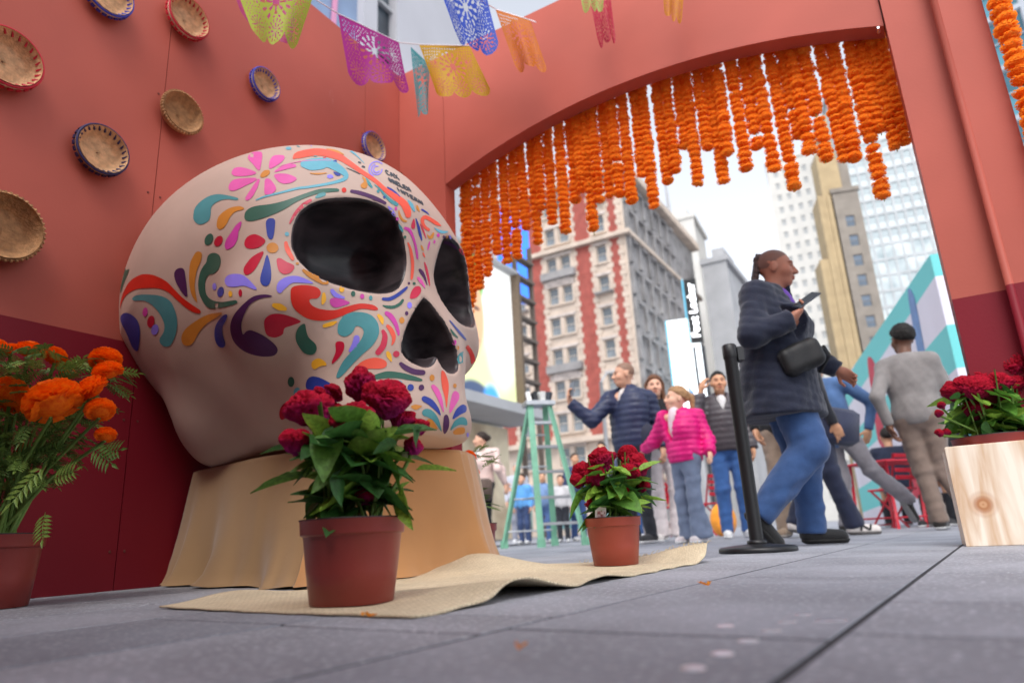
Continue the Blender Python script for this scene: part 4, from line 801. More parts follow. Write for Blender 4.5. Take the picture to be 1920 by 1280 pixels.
# ------------------------------------------------------------------ papel picado
def sheet(corners, hexc, seed, label, wave=.02, style=0, two=None):
    c = [np.array(p) for p in corners]; nx, ny = 84, 66; rx = random.Random(seed)
    cen = (c[0]+c[1]+c[2]+c[3])/4; nrm = np.cross(c[1]-c[0], c[3]-c[0]); nrm /= np.linalg.norm(nrm)
    ros = [(.17, .80, .13), (.5, .82, .15), (.83, .80, .13), (.5, .42, .25), (.2, .35, .12), (.8, .35, .12)]
    ph = rx.uniform(0, 6.3)
    def keep(a, b):
        if b < .05: return True
        lob = (a*3) % 1; bottom = .86+.14*math.sqrt(max(0, 1-(2*lob-1)**2))
        if b > bottom: return False
        if a < .03 or a > .97 or b > bottom-.028: return True
        for (x, y, r) in ros:
            d = math.hypot((a-x), (b-y)*.8); th = math.atan2((b-y)*.8, a-x)
            if d < r:
                q = d/r
                if q < .2: return q < .13
                if q < .55: return math.cos(8*th) < .35
                if q < .62: return True
                if q < .9: return math.cos(14*th+ph) < .3
                return True
        if style == 1 and b < .3: return not (((a*20+b*7) % 1) < .4 and ((b*16) % 1) < .4)
        x = (a*22+b*13) % 1; y = (a*22-b*13) % 1
        return not (x < .40 and y < .40)
    def P(a, b):
        p = (c[0]*(1-a)+c[1]*a)*(1-b)+(c[3]*(1-a)+c[2]*a)*b
        return p-cen+nrm*wave*(math.sin(a*5+ph)*b+.5*math.sin(a*11+ph*2+b*2)*b)
    V = [P(i/nx, j/ny) for j in range(ny+1) for i in range(nx+1)]; F = [(j*(nx+1)+i, j*(nx+1)+i+1, (j+1)*(nx+1)+i+1, (j+1)*(nx+1)+i) for j in range(ny) for i in range(nx) if keep((i+.5)/nx, (j+.5)/ny)]
    # drop cells cut loose from the sheet
    par = {}
    def root(i):
        while par.setdefault(i, i) != i: par[i] = par[par[i]]; i = par[i]
        return i
    for f in F:
        r0 = root(f[0])
        for k in f[1:]: par[root(k)] = r0
    big = root(0); F = [f for f in F if root(f[0]) == big]
    used = sorted({i for f in F for i in f}); mpx = {q: i for i, q in enumerate(used)}
    m = mat('tissue '+hexc, tuple(x*.6 for x in lin(hexc)[:3])+(1,), .55, .08, 8, trans=.3, spec=.3)
    o = obj('papel_picado', [V[i] for i in used], [tuple(mpx[i] for i in f) for f in F], m, None, True, cen)
    tag(o, label, 'paper banner', 'cut paper banners'); return o
def q4(pts, Y): return [at(u, v, y) for (u, v), y in zip(pts, Y if hasattr(Y, '__len__') else [Y]*4)]
sheet(q4([(430, -60), (600, -45), (552, 100), (478, 62)], [2.55, 2.8, 2.75, 2.5]), 'cfe04a', 1, 'lime yellow cut paper banner at the top, left of the magenta one', .03)
sheet(q4([(420, -60), (560, -30), (545, 98), (455, 30)], [2.8, 2.95, 2.9, 2.75]), 'e0489a', 2, 'hot pink cut paper banner tucked behind the lime yellow one', .02)
sheet(q4([(634, 26), (748, 80), (770, 178), (658, 148)], [3.2, 3.5, 3.4, 3.15]), 'c21f9c', 3, 'magenta purple cut paper banner with white fold above the skull', .03)
sheet(q4([(770, 88), (806, 122), (803, 216), (786, 218)], [3.75, 3.9, 3.85, 3.8]), '5cc4cc', 4, 'narrow turquoise cut paper banner left of the yellow one', .02)
sheet(q4([(786, 84), (880, 86), (920, 172), (826, 190)], [3.75, 3.62, 3.55, 3.72]), 'f4c21c', 5, 'yellow cut paper banner below the blue one', .03, 1)
sheet(q4([(815, -45), (905, -40), (934, 102), (850, 78)], [3.1, 3.3, 3.25, 3.05]), '3f63e0', 6, 'royal blue cut paper banner in front of the yellow one', .03)
sheet(q4([(929, 18), (994, 38), (1028, 136), (968, 130)], [3.55, 3.5, 3.42, 3.5]), 'f58a1e', 7, 'orange cut paper banner left of the arch crown', .03, 1)
sheet(q4([(1095, -60), (1140, -45), (1156, 82), (1124, 86)], [3.3, 3.32, 3.25, 3.25]), 'e02552', 8, 'crimson cut paper banner hanging from the top edge', .02)
sheet(q4([(1075, -70), (1135, -70), (1131, 20), (1096, 26)], [3.1, 3.1, 3.05, 3.05]), 'c6e070', 9, 'pale green cut paper banner overlapping the crimson one', .02)
sheet(q4([(1240, -70), (1285, -70), (1280, 40), (1246, 38)], [3.1, 3.1, 3.05, 3.05]), 'f2a020', 10, 'small orange yellow paper banner at the top, nearest the right pillar', .02)
thr = mat('white cord', 'e6e2e6', .7)
def cord(pts, label):
    P = [at(u, v, y) for u, v, y in pts]; tag(MB().tube(P, .0035, 6).build('banner_cord', thr), label, 'cord')
cord([(420, -60, 2.6), (590, -2, 2.9), (634, 26, 3.2), (748, 80, 3.5), (790, 84, 3.72), (880, 86, 3.62), (915, 70, 3.7)], 'white cord carrying the magenta and yellow paper banners')
cord([(800, -60, 3.05), (905, 3, 3.3), (930, 18, 3.55), (994, 38, 3.5), (1005, 42, 3.42)], 'white cord carrying the orange paper banner')
# ------------------------------------------------------------------ stanchion and step ladder
blk = mat('black powder coat', '17171a', .42, .1, 20, spec=.5)
st_ = tag(empty('retractable_stanchion', (1.10, 3.36, 0)), 'black belt stanchion on round base in front of the walking woman', 'stanchion')
MB().lathe([(0, .038), (.04, .038), (.12, .032), (.165, .026), (.176, .02), (.178, .004), (.17, 0)], 48).build('base', blk, st_, True)
MB().lathe([(.032, .03), (.032, .93), (.034, .935), (.036, .94), (.036, 1.0), (.03, 1.008), (0, 1.01)], 28).build('pole', blk, st_, True)
MB().box((.047, 0, .955), (.03, .05, .075), bev=.004).build('belt_clip', blk, st_); MB().lathe([(.036, .03), (.045, .035), (.045, .05), (.034, .056)], 28).build('collar', blk, st_, True)
grn = mat('green fibreglass', '78b094', .5, .15, 6); alu = mat('ladder aluminium', 'b9bcc0', .4, .1, 10, metal=.7)
ld = tag(empty('step_ladder', (.28, 8.2, 0), R_(14)), 'green fibreglass step ladder with aluminium steps standing open beyond the arch', 'ladder'); Hl = 1.64
def rail(x0, x1, y0, y1):
    a = Vector((x0, y0, 0)); b = Vector((x1, y1, Hl)); d = b-a
    MB().box((a+b)/2, (.07, .03, d.length), Matrix(d.normalized().to_track_quat('Z', 'Y').to_matrix())).build('rail', grn, ld)
    MB().box(a+d*.025, (.085, .05, .09)).build('foot', blk if y1 > 5 else grn, ld)
rail(-.16, -.12, -.34, -.06); rail(.36, .12, -.34, -.06); rail(-.42, -.10, .42, .06); rail(.22, .10, .42, .06)
MB().box((0, 0, Hl+.02), (.36, .24, .06), bev=.01).build('top_cap', alu, ld)
for k in range(5):
    q = (k+.85)/5.6; x0 = -.16+.04*q; x1 = .36-.24*q; y = -.34+.28*q; MB().box(((x0+x1)/2, y+.03, Hl*q), (x1-x0, .09, .03)).build('step', alu, ld)
for k in range(4):
    q = (k+.5)/4.4; x0 = -.42+.32*q; x1 = .22-.12*q; y = .42-.36*q; MB().tube([(x0, y, Hl*q), (x1, y, Hl*q)], .012, 6).build('brace', alu, ld)
for x in (-.2, .2): MB().tube([(x*.8, -.2, .55), (x, .26, .55)], .01, 6).build('spreader', alu, ld)
for k, (c_, x) in enumerate((('e8e4e2', -.1), ('2a2a2e', -.04), ('dcdcd8', .03), ('3a3f48', .09))):
    tag(MB().box((0, 0, .06), (.05, .12, .12), bev=.004).build('small_carton', mat('carton %d' % k, c_, .6), None, False, (ld.location.x+x, ld.location.y, Hl+.05), (.1*k-.15, .15*k-.2, .3*k)), ('white carton, left one on the ladder top', 'dark carton beside the left white one on the ladder top', 'off-white carton, right of centre on the ladder top', 'slate grey carton, rightmost on the ladder top')[k], 'carton')
# ------------------------------------------------------------------ people
def rotz(a): c, s = math.cos(a), math.sin(a); return np.array([[c, -s, 0], [s, c, 0], [0, 0, 1]])
def unit(v): v = np.asarray(v, float); return v/(np.linalg.norm(v)+1e-9)
def hand_sdf(P, w, d, n, side, curl=.5, s=1., thumb=.5):
    """palm plus five bent fingers; w wrist, d finger direction, n palm normal (fingers curl towards it)"""
    d = unit(d); n = unit(n-np.dot(n, d)*d); l = np.cross(d, n)*side; k = s
    pc_ = w+d*.05*k; q = np.stack([(P-pc_) @ l, (P-pc_) @ d, (P-pc_) @ n], 1)
    f = smin(ell(q, (0, 0, 0), (.041*k, .052*k, .019*k)), cone(P, w-d*.03, w+d*.03*k, .027*k, .026*k), .02*k)
    for i, (o, L) in enumerate(((-.029, .066), (-.0095, .076), (.0105, .071), (.029, .054))):
        c = curl*(.85+.12*i); a = w+d*.088*k+l*o*k+n*.0*k; e1 = d*math.cos(c*.7)+n*math.sin(c*.7); b = a+e1*L*.5*k; e2 = d*math.cos(c*1.7)+n*math.sin(c*1.7); b2 = b+e2*L*.32*k; e3 = d*math.cos(c*2.3)+n*math.sin(c*2.3)
        f = smin(f, np.minimum(cone(P, a-d*.02*k, b, .0095*k, .0088*k), np.minimum(cone(P, b, b2, .0088*k, .008*k), cone(P, b2, b2+e3*L*.24*k, .008*k, .007*k))), .007*k)
    a = w+d*.03*k-l*.032*k+n*.006*k; b = a+(d*.62-l*.6+n*thumb*.6)*.042*k; e = b+(d*.9-l*.15+n*thumb*.5)*.034*k
    return smin(f, np.minimum(cone(P, a, b, .0125*k, .0105*k), cone(P, b, e, .0105*k, .008*k)), .01*k)
def head_fn(H):
    def f(P):
        q = P.copy(); q[:, 0] = np.abs(q[:, 0])
        d = smin(ell(P, (0, -.018, .035), (.077, .1, .092)), ell(P, (0, .03, -.035), (.063, .068, .088)), .04)
        d = smin(d, ell(P, (0, .056, -.088), (.036+.012*H.get('jaw', .5), .034, .03)), .03)
        d = smin(d, ell(q, (.042, .062, -.03), (.026, .028, .026)), .03)
        d = smax(d, -ell(q, (.032, .108, .010), (.021, .024, .014)), .016)
        d = smin(d, ell(q, (.025, .088, .030), (.03, .013, .008)), .014)
        d = smin(d, cone(P, (0, .094, .015), (0, .118, -.028), .007, .0135), .013); d = smin(d, ell(q, (.012, .104, -.032), (.011, .012, .009)), .008)
        d = smin(d, ell(P, (0, .096, -.058), (.024, .014, .0065)), .007); d = smin(d, ell(P, (0, .094, -.070), (.021, .014, .007)), .006)
        d = smin(d, ell(q, (.079, -.008, -.008), (.010, .021, .033)), .008)
        return smin(d, ell(q, (.031, .083, .009), (.016, .012, .0105)), .005)
    return f
SKIN = {}
def skin_mat(c):
    k = 'skin '+c
    if k in MATS: return MATS[k]
    m = mat(k, c, .5, .0, 6, spec=.4); t = m.node_tree; b = t.nodes['Principled BSDF']; a = t.nodes.new('ShaderNodeAttribute'); a.attribute_name = 'tint'; t.links.new(a.outputs['Color'], b.inputs['Base Color'])
    b.inputs['Subsurface Weight'].default_value = .06; b.inputs['Subsurface Radius'].default_value = (.02, .008, .004); return m
FAB = {}
def fabric(c, rough=.8, bump=.2, bs=90, sheen=.2, var=.15, spec=.25): return mat('fabric %s %s' % (c, rough), c, rough, var, 12, bump=bump, bs=bs, sheen=sheen, spec=spec)
def person(loc, yaw, label, H=1.75, skin='d9a384', hair='2a1d16', hairstyle='short', J=None, head=(0, 0), top='333a50', topstyle='plain', hem=.86, legs='3a5078', flare=0., shoes='2a2a2c', sole='e0dede', b=1., inner=None, res=.02, hands=((None, None, .5), (None, None, .5)), female=0, waistz=None, sleeve=True, legb=1., vz=1.30):
    """yaw: heading of the body (degrees, 0 = away from the camera, + = anticlockwise); joints are metres, axes parallel to the world"""
    k = H/1.75; Rz = rotz(R_(yaw)); root = tag(empty('person', loc), label, 'person')
    D = dict(pel=(0, 0, .95), che=(0, -.0, 1.25), nek=(0, -.01, 1.46), hed=(0, .035, 1.615), sR=(.175, -.01, 1.385), eR=(.25, -.03, 1.13), wR=(.25, .06, .89), sL=(-.175, -.01, 1.385), eL=(-.25, -.03, 1.13), wL=(-.25, .06, .89),
             hR=(.09, 0, .92), kR=(.10, .03, .50), aR=(.10, -.02, .085), tR=(.12, .15, .03), hL=(-.09, 0, .92), kL=(-.10, .03, .50), aL=(-.10, -.02, .085), tL=(-.12, .15, .03))
    j = {n: Rz @ (np.array(v)*k) for n, v in D.items()}
    for n, v in (J or {}).items(): j[n] = np.array(v, float)
    fw = Rz @ np.array([0, 1., 0]); rt = Rz @ np.array([1., 0, 0])
    def tor(P, off=0.):
        q = P @ Rz; pe = j['pel'] @ Rz; ch = j['che'] @ Rz; ne = j['nek'] @ Rz; bb = b*k
        d = ell(q, ch+(0, .005, .02*k), (.185*bb+off, .12*bb+off, .21*k+off))
        d = smin(d, ell(q, (pe+ch)/2+(0, .015*b, 0), (.155*bb+off, .118*bb*(1+.25*(b-1))+off, .2*k+off)), .08)
        d = smin(d, ell(q, pe+(0, -.005, 0), (.175*bb+off, .128*bb+off, .15*k+off)), .08)
        if female: d = smin(d, ell(np.c_[np.abs(q[:, 0]-ch[0]), q[:, 1:]-ch[1:]], (.08*bb, .095*bb, .0), (.075*bb+off, .07*bb+off, .075*k+off)), .05)
        for s in 'RL': d = smin(d, cone(P, j['nek']-(0, 0, .035*k), j['s'+s], .06*k+off, .058*bb+off), .05)
        return d
    def arm(P, s, off): ab = b**.4; return smin(cone(P, j['s'+s], j['e'+s], .054*ab*k+off, .042*ab*k+off), cone(P, j['e'+s], j['w'+s], .041*ab*k+off, .029*k+off), .03)
    def leg(P, s, off, fl=0): return smin(cone(P, j['h'+s], j['k'+s], .088*b*k+off, .056*b*legb*k+off), cone(P, j['k'+s], j['a'+s], .054*b*legb*k+off, .04*k+off+fl), .04)
    def bbox(pts, m): a = np.array(pts); return a.min(0)-m, a.max(0)+m
    # ---- body: one mesh of skin (head, neck, hands, and the figure under the clothes)
    hy, hp = head; RH = Rz @ rotz(R_(hy)) @ np.array([[1, 0, 0], [0, math.cos(R_(hp)), -math.sin(R_(hp))], [0, math.sin(R_(hp)), math.cos(R_(hp))]]); hs = k*.98 if H > 1.4 else k*1.18
    hf = head_fn({'jaw': .2 if female else .8})
    def fhead(P):
        d = hf(((P-j['hed']) @ RH)/hs)*hs
        return smin(d, cone(P, j['hed'] - RH @ np.array([0, .012, .05])*hs, j['nek']-(0, 0, .02), .05*k, .056*k), .03)
    hr = max(.0065, res*.42)
    VV, QQ = [], []
    def addm(f, lo, hi, h):
        v, q = nets(f, lo, hi, h); QQ.append(q+sum(len(x) for x in VV)); VV.append(v)
    lo, hi = bbox([j['hed'], j['nek']], .15*k); lo[2] = j['nek'][2]-.09; addm(fhead, lo, hi, hr)
    for s, (hd, hn, cu) in zip('RL', hands):
        d = np.array(hd) if hd is not None else unit(j['w'+s]-j['e'+s]); n_ = np.array(hn) if hn is not None else unit(-rt if s == 'R' else rt)+fw*.2
        w = j['w'+s]; f = lambda P, w=w, d=d, n_=n_, s=s, cu=cu: hand_sdf(P, w, d, n_, 1 if s == 'R' else -1, cu, k*(.95 if female else 1.05))
        lo, hi = bbox([w-unit(d)*.04, w+unit(d)*.19*k], .06*k); addm(f, lo, hi, max(.0055, res*.3))
    cr = max(.03, res*1.3); allj = [j[n] for n in j]; lo, hi = bbox(allj, .24*b*k)
    def fbody(P):
        d = tor(P, -.012)
        for s in 'RL': d = np.minimum(d, np.minimum(arm(P, s, -.008), leg(P, s, -.012)))
        return np.minimum(d, cone(P, j['nek']-(0, 0, .1), j['nek'], .06*k, .05*k))
    addm(fbody, lo, hi, cr)
    V = np.concatenate(VV); Q = np.concatenate(QQ); me = mesh('body', V, Q, skin_mat(skin)); c0 = np.array(lin(skin)[:3]); col = np.tile(c0, (len(V), 1))
    L = ((V-j['hed']) @ RH)/hs; A = L.copy(); A[:, 0] = np.abs(A[:, 0]); hc = np.array(lin(hair)[:3])
    def blob(c, r, cc, am): 
        kk = np.clip(1.4-np.linalg.norm((A-np.array(c))/np.array(r), axis=1), 0, 1)[:, None]*am; col[:] = col*(1-kk)+np.array(cc)*kk
    blob((0, .1, -.064), (.026, .03, .014), c0*np.array([.78, .42, .42]), .8); blob((.033, .1, .035), (.023, .04, .006), hc, .85); blob((.031, .1, .010), (.015, .03, .0075), (.03, .022, .02), .95); blob((.045, .07, -.03), (.03, .03, .025), c0*np.array([1.05, .82, .8]), .4)
    if hairstyle == 'crop':      # shaved scalp: stubble colour on the skin itself
        q_ = L; ms = (q_[:, 1]*.85-(q_[:, 2]-.045) < .018) & (q_[:, 2] > -.01-.25*np.clip(q_[:, 1], -1, 0)*0) & (np.abs(q_[:, 0])+q_[:, 1]*.5 < .095) & (q_[:, 2] > -.035) & ~((A[:, 0] > .074) & (A[:, 2] < .03)) & (np.linalg.norm(q_, axis=1) < .2)
        col[ms] = col[ms]*.3+hc*.7
    ca = me.color_attributes.new('tint', 'FLOAT_COLOR', 'POINT'); ca.data.foreach_set('color', np.c_[col, np.ones(len(col))].astype(np.float32).ravel())
    put('body', me, root)
    # ---- hair
    if hairstyle and not (hairstyle == 'crop' and not female):
        def fhair(P):
            q = ((P-j['hed']) @ RH)/hs; st = hairstyle; n_ = .004*wob(q, 60, 3)
            th = {'short': .008, 'crop': .0055, 'long': .017, 'pony': .010, 'bun': .010, 'curly': .02}[st]
            d = ell(q, (0, -.018, .037), (.077+th, .1+th, .092+th))+n_
            line = .050 if st != 'long' else .045
            cut = q[:, 1]*.75-(q[:, 2]-line)*1.0-.022 if st != 'crop' else q[:, 1]*.85-(q[:, 2]-.052)*1.0-.02
            d = smax(d, cut, .015); d = smax(d, -(q[:, 2]+(.03 if st in ('short', 'crop', 'curly') else .06)+(q[:, 1] > -.03)*.0), .012) if st in ('short', 'crop', 'curly') else d
            qa = q.copy(); qa[:, 0] = np.abs(qa[:, 0])
            if st == 'long':
                for dx, dy, zz in ((.078, -.0, -.21), (.06, -.06, -.23), (.02, -.085, -.24)): d = smin(d, cone(qa, (dx, dy-.02, .03), (dx+.012, dy+.0, zz), .03, .02)+n_*1.4, .025)
            if st == 'pony': d = smin(d, np.minimum(cone(q, (0, -.1, .06), (0, -.155, .03), .022, .03), cone(q, (0, -.155, .03), (0, -.165, -.17), .033, .012))+n_, .02)
            if st == 'bun': d = smin(d, ell(q, (0, -.13, .03), (.04, .035, .045))+n_, .02)
            if st == 'crop': d = np.minimum(cone(qa, (.022, -.105, .07), (.018, -.125, -.10), .026, .018), cone(q, (0, -.10, .08), (0, -.13, -.06), .028, .022))+n_*2
            return d*hs
        lo, hi = bbox([j['hed']], .3*k); lo[2] = j['hed'][2]-.3*hs; v, q = nets(fhair, lo, hi, max(.008, res*.45)); obj('hair', v, q, mat('hair '+hair, hair, .6, .35, 40, bump=.5, bs=80, spec=.3), root)
    # ---- clothes
    if top:
        hz = hem*k; puff = topstyle
        def ftop(P):
            off = {'puffer': .022, 'coat': .02, 'plain': .012, 'knit': .012}[topstyle]
            d = smin(tor(P, off), smin(arm(P, 'R', off), arm(P, 'L', off), .01), .035) if sleeve else tor(P, off)
            if topstyle == 'coat':
                q = P @ Rz; pe = j['pel'] @ Rz; d = smin(d, cone(q*np.array([.82, 1, 1]), (pe+(0, 0, .1))*np.array([.82, 1, 1]), (pe-(0, 0, .25*k))*np.array([.82, 1, 1]), .155*b*k, .19*b*k), .06)
            z = P[:, 2]/k
            if topstyle == 'puffer': d = d-.010*np.abs(np.sin(z*math.pi/.062))**.6-.002*wob(P, 45, 2)
            elif topstyle == 'coat': d = d-.006*np.abs(np.sin((z+P[:, 0]*.3)*math.pi/.055))**.5-.003*np.abs(np.sin((P[:, 0]+P[:, 1])*math.pi/.07))**.5-.007*wob(P, 12, 2)
            else: d = d-.0035*wob(P, 18, 4)
            d = smax(d, hz-P[:, 2]+.006*wob(P, 9, 1), .015); d = smax(d, P[:, 2]-(j['nek'][2]+(.035 if topstyle in ('coat', 'puffer') else .018)*k), .01)
            if topstyle in ('coat', 'puffer'): d = np.minimum(d, np.maximum(np.abs(cone(P, j['nek']-(0, 0, .06), j['nek']+(0, 0, .03)+fw*.01, .088*k, .08*k))-.011, P[:, 2]-j['nek'][2]-.05*k))
            if inner:
                q_ = P @ Rz-(j['che'] @ Rz); wv = np.clip((P[:, 2]/k-vz)*.4, 0, .05)*k+(.012 if vz < 1.2 else 0)*(P[:, 2]/k > vz); d = np.where(q_[:, 1] > 0, smax(d, wv-np.abs(q_[:, 0]), .006), d)
            for s in 'RL':
                if sleeve: w = unit(j['w'+s]-j['e'+s]); d = np.where(np.linalg.norm(P-j['w'+s], axis=1) < .14, smax(d, (P-j['w'+s]) @ w-.005, .008), d)
            return d
        pts = [j[n] for n in (('sR', 'sL', 'eR', 'eL', 'wR', 'wL', 'nek', 'pel') if sleeve else ('sR', 'sL', 'nek', 'pel'))]; lo, hi = bbox(pts, .27*b*k); lo[2] = min(hz, lo[2]+.1)-.03 if topstyle == 'coat' else min(hz-.03, min(p[2] for p in pts)-.06)
        v, q = nets(ftop, lo, hi, res); obj({'puffer': 'jacket', 'coat': 'coat', 'plain': 'top', 'knit': 'sweater'}[topstyle], v, q, fabric(top, *((.45, .12, 60, 0., .12, .4) if topstyle == 'puffer' else (.8, .25, 110))), root)
    if inner:
        f = lambda P: smin(cone(P, j['nek']-(0, 0, .10)+fw*.035, j['nek']+(0, 0, .005), .07*k, .062*k), ell(P @ Rz, (j['che'] @ Rz)+(0, .075*b, .06), (.06*b, .05*b+.004, .16)), .05)
        lo, hi = bbox([j['nek'], j['che']], .2*b); v, q = nets(f, lo, hi, max(res, .016)); obj('shirt', v, q, fabric(inner), root)
    if legs:
        wz = (waistz or 1.03)*k
        def fleg(P):
            d = smin(leg(P, 'R', .014, flare), leg(P, 'L', .014, flare), .02); q = P @ Rz; pe = j['pel'] @ Rz
            d = smin(d, ell(q, pe-(0, .0, .01), (.18*b*k, .136*b*k, .15*k)), .05)-.0062*wob(P*np.array([1, 1, 1.5]), 15, 6)-.002*wob(P, 40, 8)
            d = smax(d, P[:, 2]-wz, .01)
            for s in 'RL': w = unit(j['a'+s]-j['k'+s]); d = np.where(np.linalg.norm(P-j['a'+s], axis=1) < .17+flare, smax(d, (P-j['a'+s]) @ w-.025, .008), d)
            return d
        lo, hi = bbox([j[n] for n in ('hR', 'hL', 'kR', 'kL', 'aR', 'aL', 'pel')], .19*b*k+flare); v, q = nets(fleg, lo, hi, res*.95); obj('trousers', v, q, fabric(legs, .8, .2, 140), root)
    for s in 'RL':
        a, t = j['a'+s], j['t'+s]; fd = unit(t-(a-(0, 0, .055*k))); up = unit(np.array([0, 0, 1.])-fd*fd[2]); sd = np.cross(fd, up); heel = a-up*.045*k-fd*.035*k
        def fsh(P, sole_=False):
            q = np.stack([(P-heel) @ sd, (P-heel) @ fd, (P-heel) @ up], 1)/k
            d = smin(cone(q*np.array([.92, 1, 1.0]), (0, .01, .012), (0, .19, -.002), .043, .040), cone(q, (0, .02, .03), (0, .035, .08), .042, .043), .03)
            return (smax(smax(d-.006, q[:, 2]+.012, .004), -q[:, 2]-.037, .004) if sole_ else smax(smax(d, -q[:, 2]-.02, .006), q[:, 2]-.085, .006))*k
        lo, hi = bbox([heel, heel+fd*.2*k, a], .085*k); v, q = nets(fsh, lo, hi, max(.009, res*.55)); so_ = obj('shoe', v, q, fabric(shoes, .6), root)
        v, q = nets(lambda P: fsh(P, True), lo, hi, max(.009, res*.5)); obj('sole', v, q, mat('sole '+sole, sole, .6), so_)
    return root, j
def tgroup(o, g): o['group'] = g
# the woman walking past the arch
P1 = np.array([1.585, 3.80, 0])
r1, j1 = person(P1, -122, 'woman in dark quilted coat and jeans walking past the arch looking at the street', 1.70, 'a8705a', '4a3d3b', 'crop', dict(
    pel=(-.09, 0, .90), che=(-.085, 0, 1.20), nek=(-.035, .01, 1.42), hed=(.005, .01, 1.575), sR=(-.19, -.13, 1.36), eR=(-.29, -.26, 1.10), wR=(-.09, -.30, 1.17), sL=(.05, .15, 1.36), eL=(.15, .2, 1.12), wL=(.31, .12, .97),
    hR=(-.10, -.10, .86), kR=(-.03, -.12, .50), aR=(-.33, -.10, .175), tR=(-.26, -.10, .035), hL=(-.06, .10, .86), kL=(.02, .10, .47), aL=(.0, .10, .085), tL=(.2, .09, .03)),
    (8, -7), '1f2436', 'coat', .70, '34507e', .02, '1a1a1c', '141414', 1.2, '6a3fa8', .0135, ((( .75, .1, .5), (-.3, .2, .85), .6), ((.75, -.1, -.55), (-.2, -.6, -.5), .8)), 1, None, True, 1.25, 1.22)
ph = j1['wR']+P1+np.array([.10, 0, .10]); pho = tag(empty('smartphone', ph), 'dark smartphone held up in the right hand of the woman walking past', 'phone'); Mr = Matrix.Rotation(R_(-32), 3, 'Y') @ Matrix.Rotation(R_(28), 3, 'X')
MB().box((0, 0, 0), (.15, .072, .009), Mr, bev=.003).build('case', mat('phone case', '1d2a3c', .35, .05), pho); MB().box(np.array(Mr @ Vector((0, 0, .0052))), (.142, .066, .001), Mr).build('screen', mat('phone screen', '0c1016', .1, 0), pho); MB().box(np.array(Mr @ Vector((-.055, 0, -.0052))), (.03, .05, .002), Mr).build('camera_bump', mat('phone camera', 'c8d0d8', .3, 0), pho)
bagc = P1+np.array([-.05, -.25, .97])
def fbag(P): c, s = math.cos(.35), math.sin(.35); q = np.abs(np.c_[P[:, 0]*c+P[:, 2]*s, P[:, 1], -P[:, 0]*s+P[:, 2]*c])-np.array([.075, .006, .035]); return np.linalg.norm(np.maximum(q, 0), axis=1)-.045-.008*wob(P, 12, 1)
v, q = nets(fbag, (-.22, -.1, -.16), (.22, .1, .16), .012); bg_ = tag(empty('crossbody_bag', bagc), 'black nylon crossbody bag worn at the waist of the woman walking past', 'bag'); nyl = fabric('1b1b1d', .55, .15, 60, 0., .12, .4)
obj('pouch', v, q, nyl, bg_); MB().tube([(.13, 0, .05), (.19, .08, .02), (.205, .25, -.03)], .012, 6).build('strap', nyl, bg_, True)
# family group beyond the arch
P2 = np.array([1.15, 6.85, 0])
r2, j2 = person(P2, 128, 'man in navy puffer jacket raising a phone and holding a girl by the hand', 1.80, 'd2a084', '4a3a30', 'crop', dict(
    sR=(-.19, -.02, 1.40), eR=(-.40, -.10, 1.20), wR=(-.60, -.12, 1.38), sL=(.20, .02, 1.40), eL=(.28, .02, 1.14), wL=(.28, -.06, .90)), (-30, -2), '2c3350', 'puffer', .84, '2a2d34', 0, '2a2a2c', 'e0dede', 1.08, 'cfc6c2', .016, (((-.15, 0, 1), (.9, -.3, 0), .9), (None, None, .7)))
pz = P2+j2['wR']+np.array([.02, -.03, .13]); tag(MB().box((0, 0, 0), (.012, .075, .15), bev=.003).build('smartphone', mat('phone grey', '6a7078', .4, .05), None, False, pz, (0, .2, .5)), 'grey smartphone held up by the man in the navy puffer jacket', 'phone')
sb = P2+np.array([.12, -.17, 1.0]); v, q = nets(lambda P: ell(P, (0, 0, 0), (.10, .05, .13)), (-.15, -.07, -.18), (.15, .07, .18), .02); tag(obj('sling_bag', v, q, fabric('2a2d40', .6), None, True, sb), 'dark sling bag on the hip of the man in the navy puffer jacket', 'bag')
P4 = np.array([1.44, 5.95, 0])
r4, j4 = person(P4, 118, 'girl with blond ponytail in pink puffer jacket and flared jeans', 1.32, 'e6b79c', 'a8825c', 'pony', dict(sR=(-.13, -.0, 1.06), eR=(-.22, .16, .88), wR=(-.27, .36, .84), sL=(.13, 0, 1.06), eL=(.20, -.04, .84), wL=(.17, -.16, .72)), (-22, 4), 'e0187c', 'puffer', .885, '6f7c94', .045, 'd8cfd0', 'e8e8e8', 1.0, 'e8d6dc', .0145, female=1, vz=1.12)
P3 = np.array([1.50, 7.2, 0])
person(P3, 172, 'woman with long brown hair in black top and white wide trousers behind the girl', 1.72, 'e3b095', '6a4630', 'long', dict(eR=(-.25, -.12, 1.12), wR=(-.08, -.22, 1.05)), (0, 0), '1a1a1e', 'knit', .98, 'e6dcdc', .05, 'd6d0cc', 'e8e8e8', .95, None, .018, female=1)
person((1.62, 8.6, 0), 165, 'fair-haired person half hidden behind the long-haired woman', 1.62, 'e6b89e', 'b08c64', 'short', None, (0, 0), 'd9b8a8', 'knit', .9, 'c8b6b0', 0, '5a4a44', 'e0e0e0', .92, None, .026)
P5 = np.array([2.20, 7.25, 0])
person(P5, 170, 'man in plaid vest with hand raised to his ear, behind the stanchion', 1.74, 'd09a78', '1c1816', 'short', dict(eR=(-.34, -.10, 1.22), wR=(-.22, -.10, 1.52)), (0, 0), '4d474c', 'puffer', .88, '3d64a0', .01, 'dedede', 'f0f0f0', 1.08, 'e0dede', .019, (((.3, -.2, 1), (.6, .2, 0), .7), (None, None, .6)))
P6 = np.array([3.50, 5.95, 0])
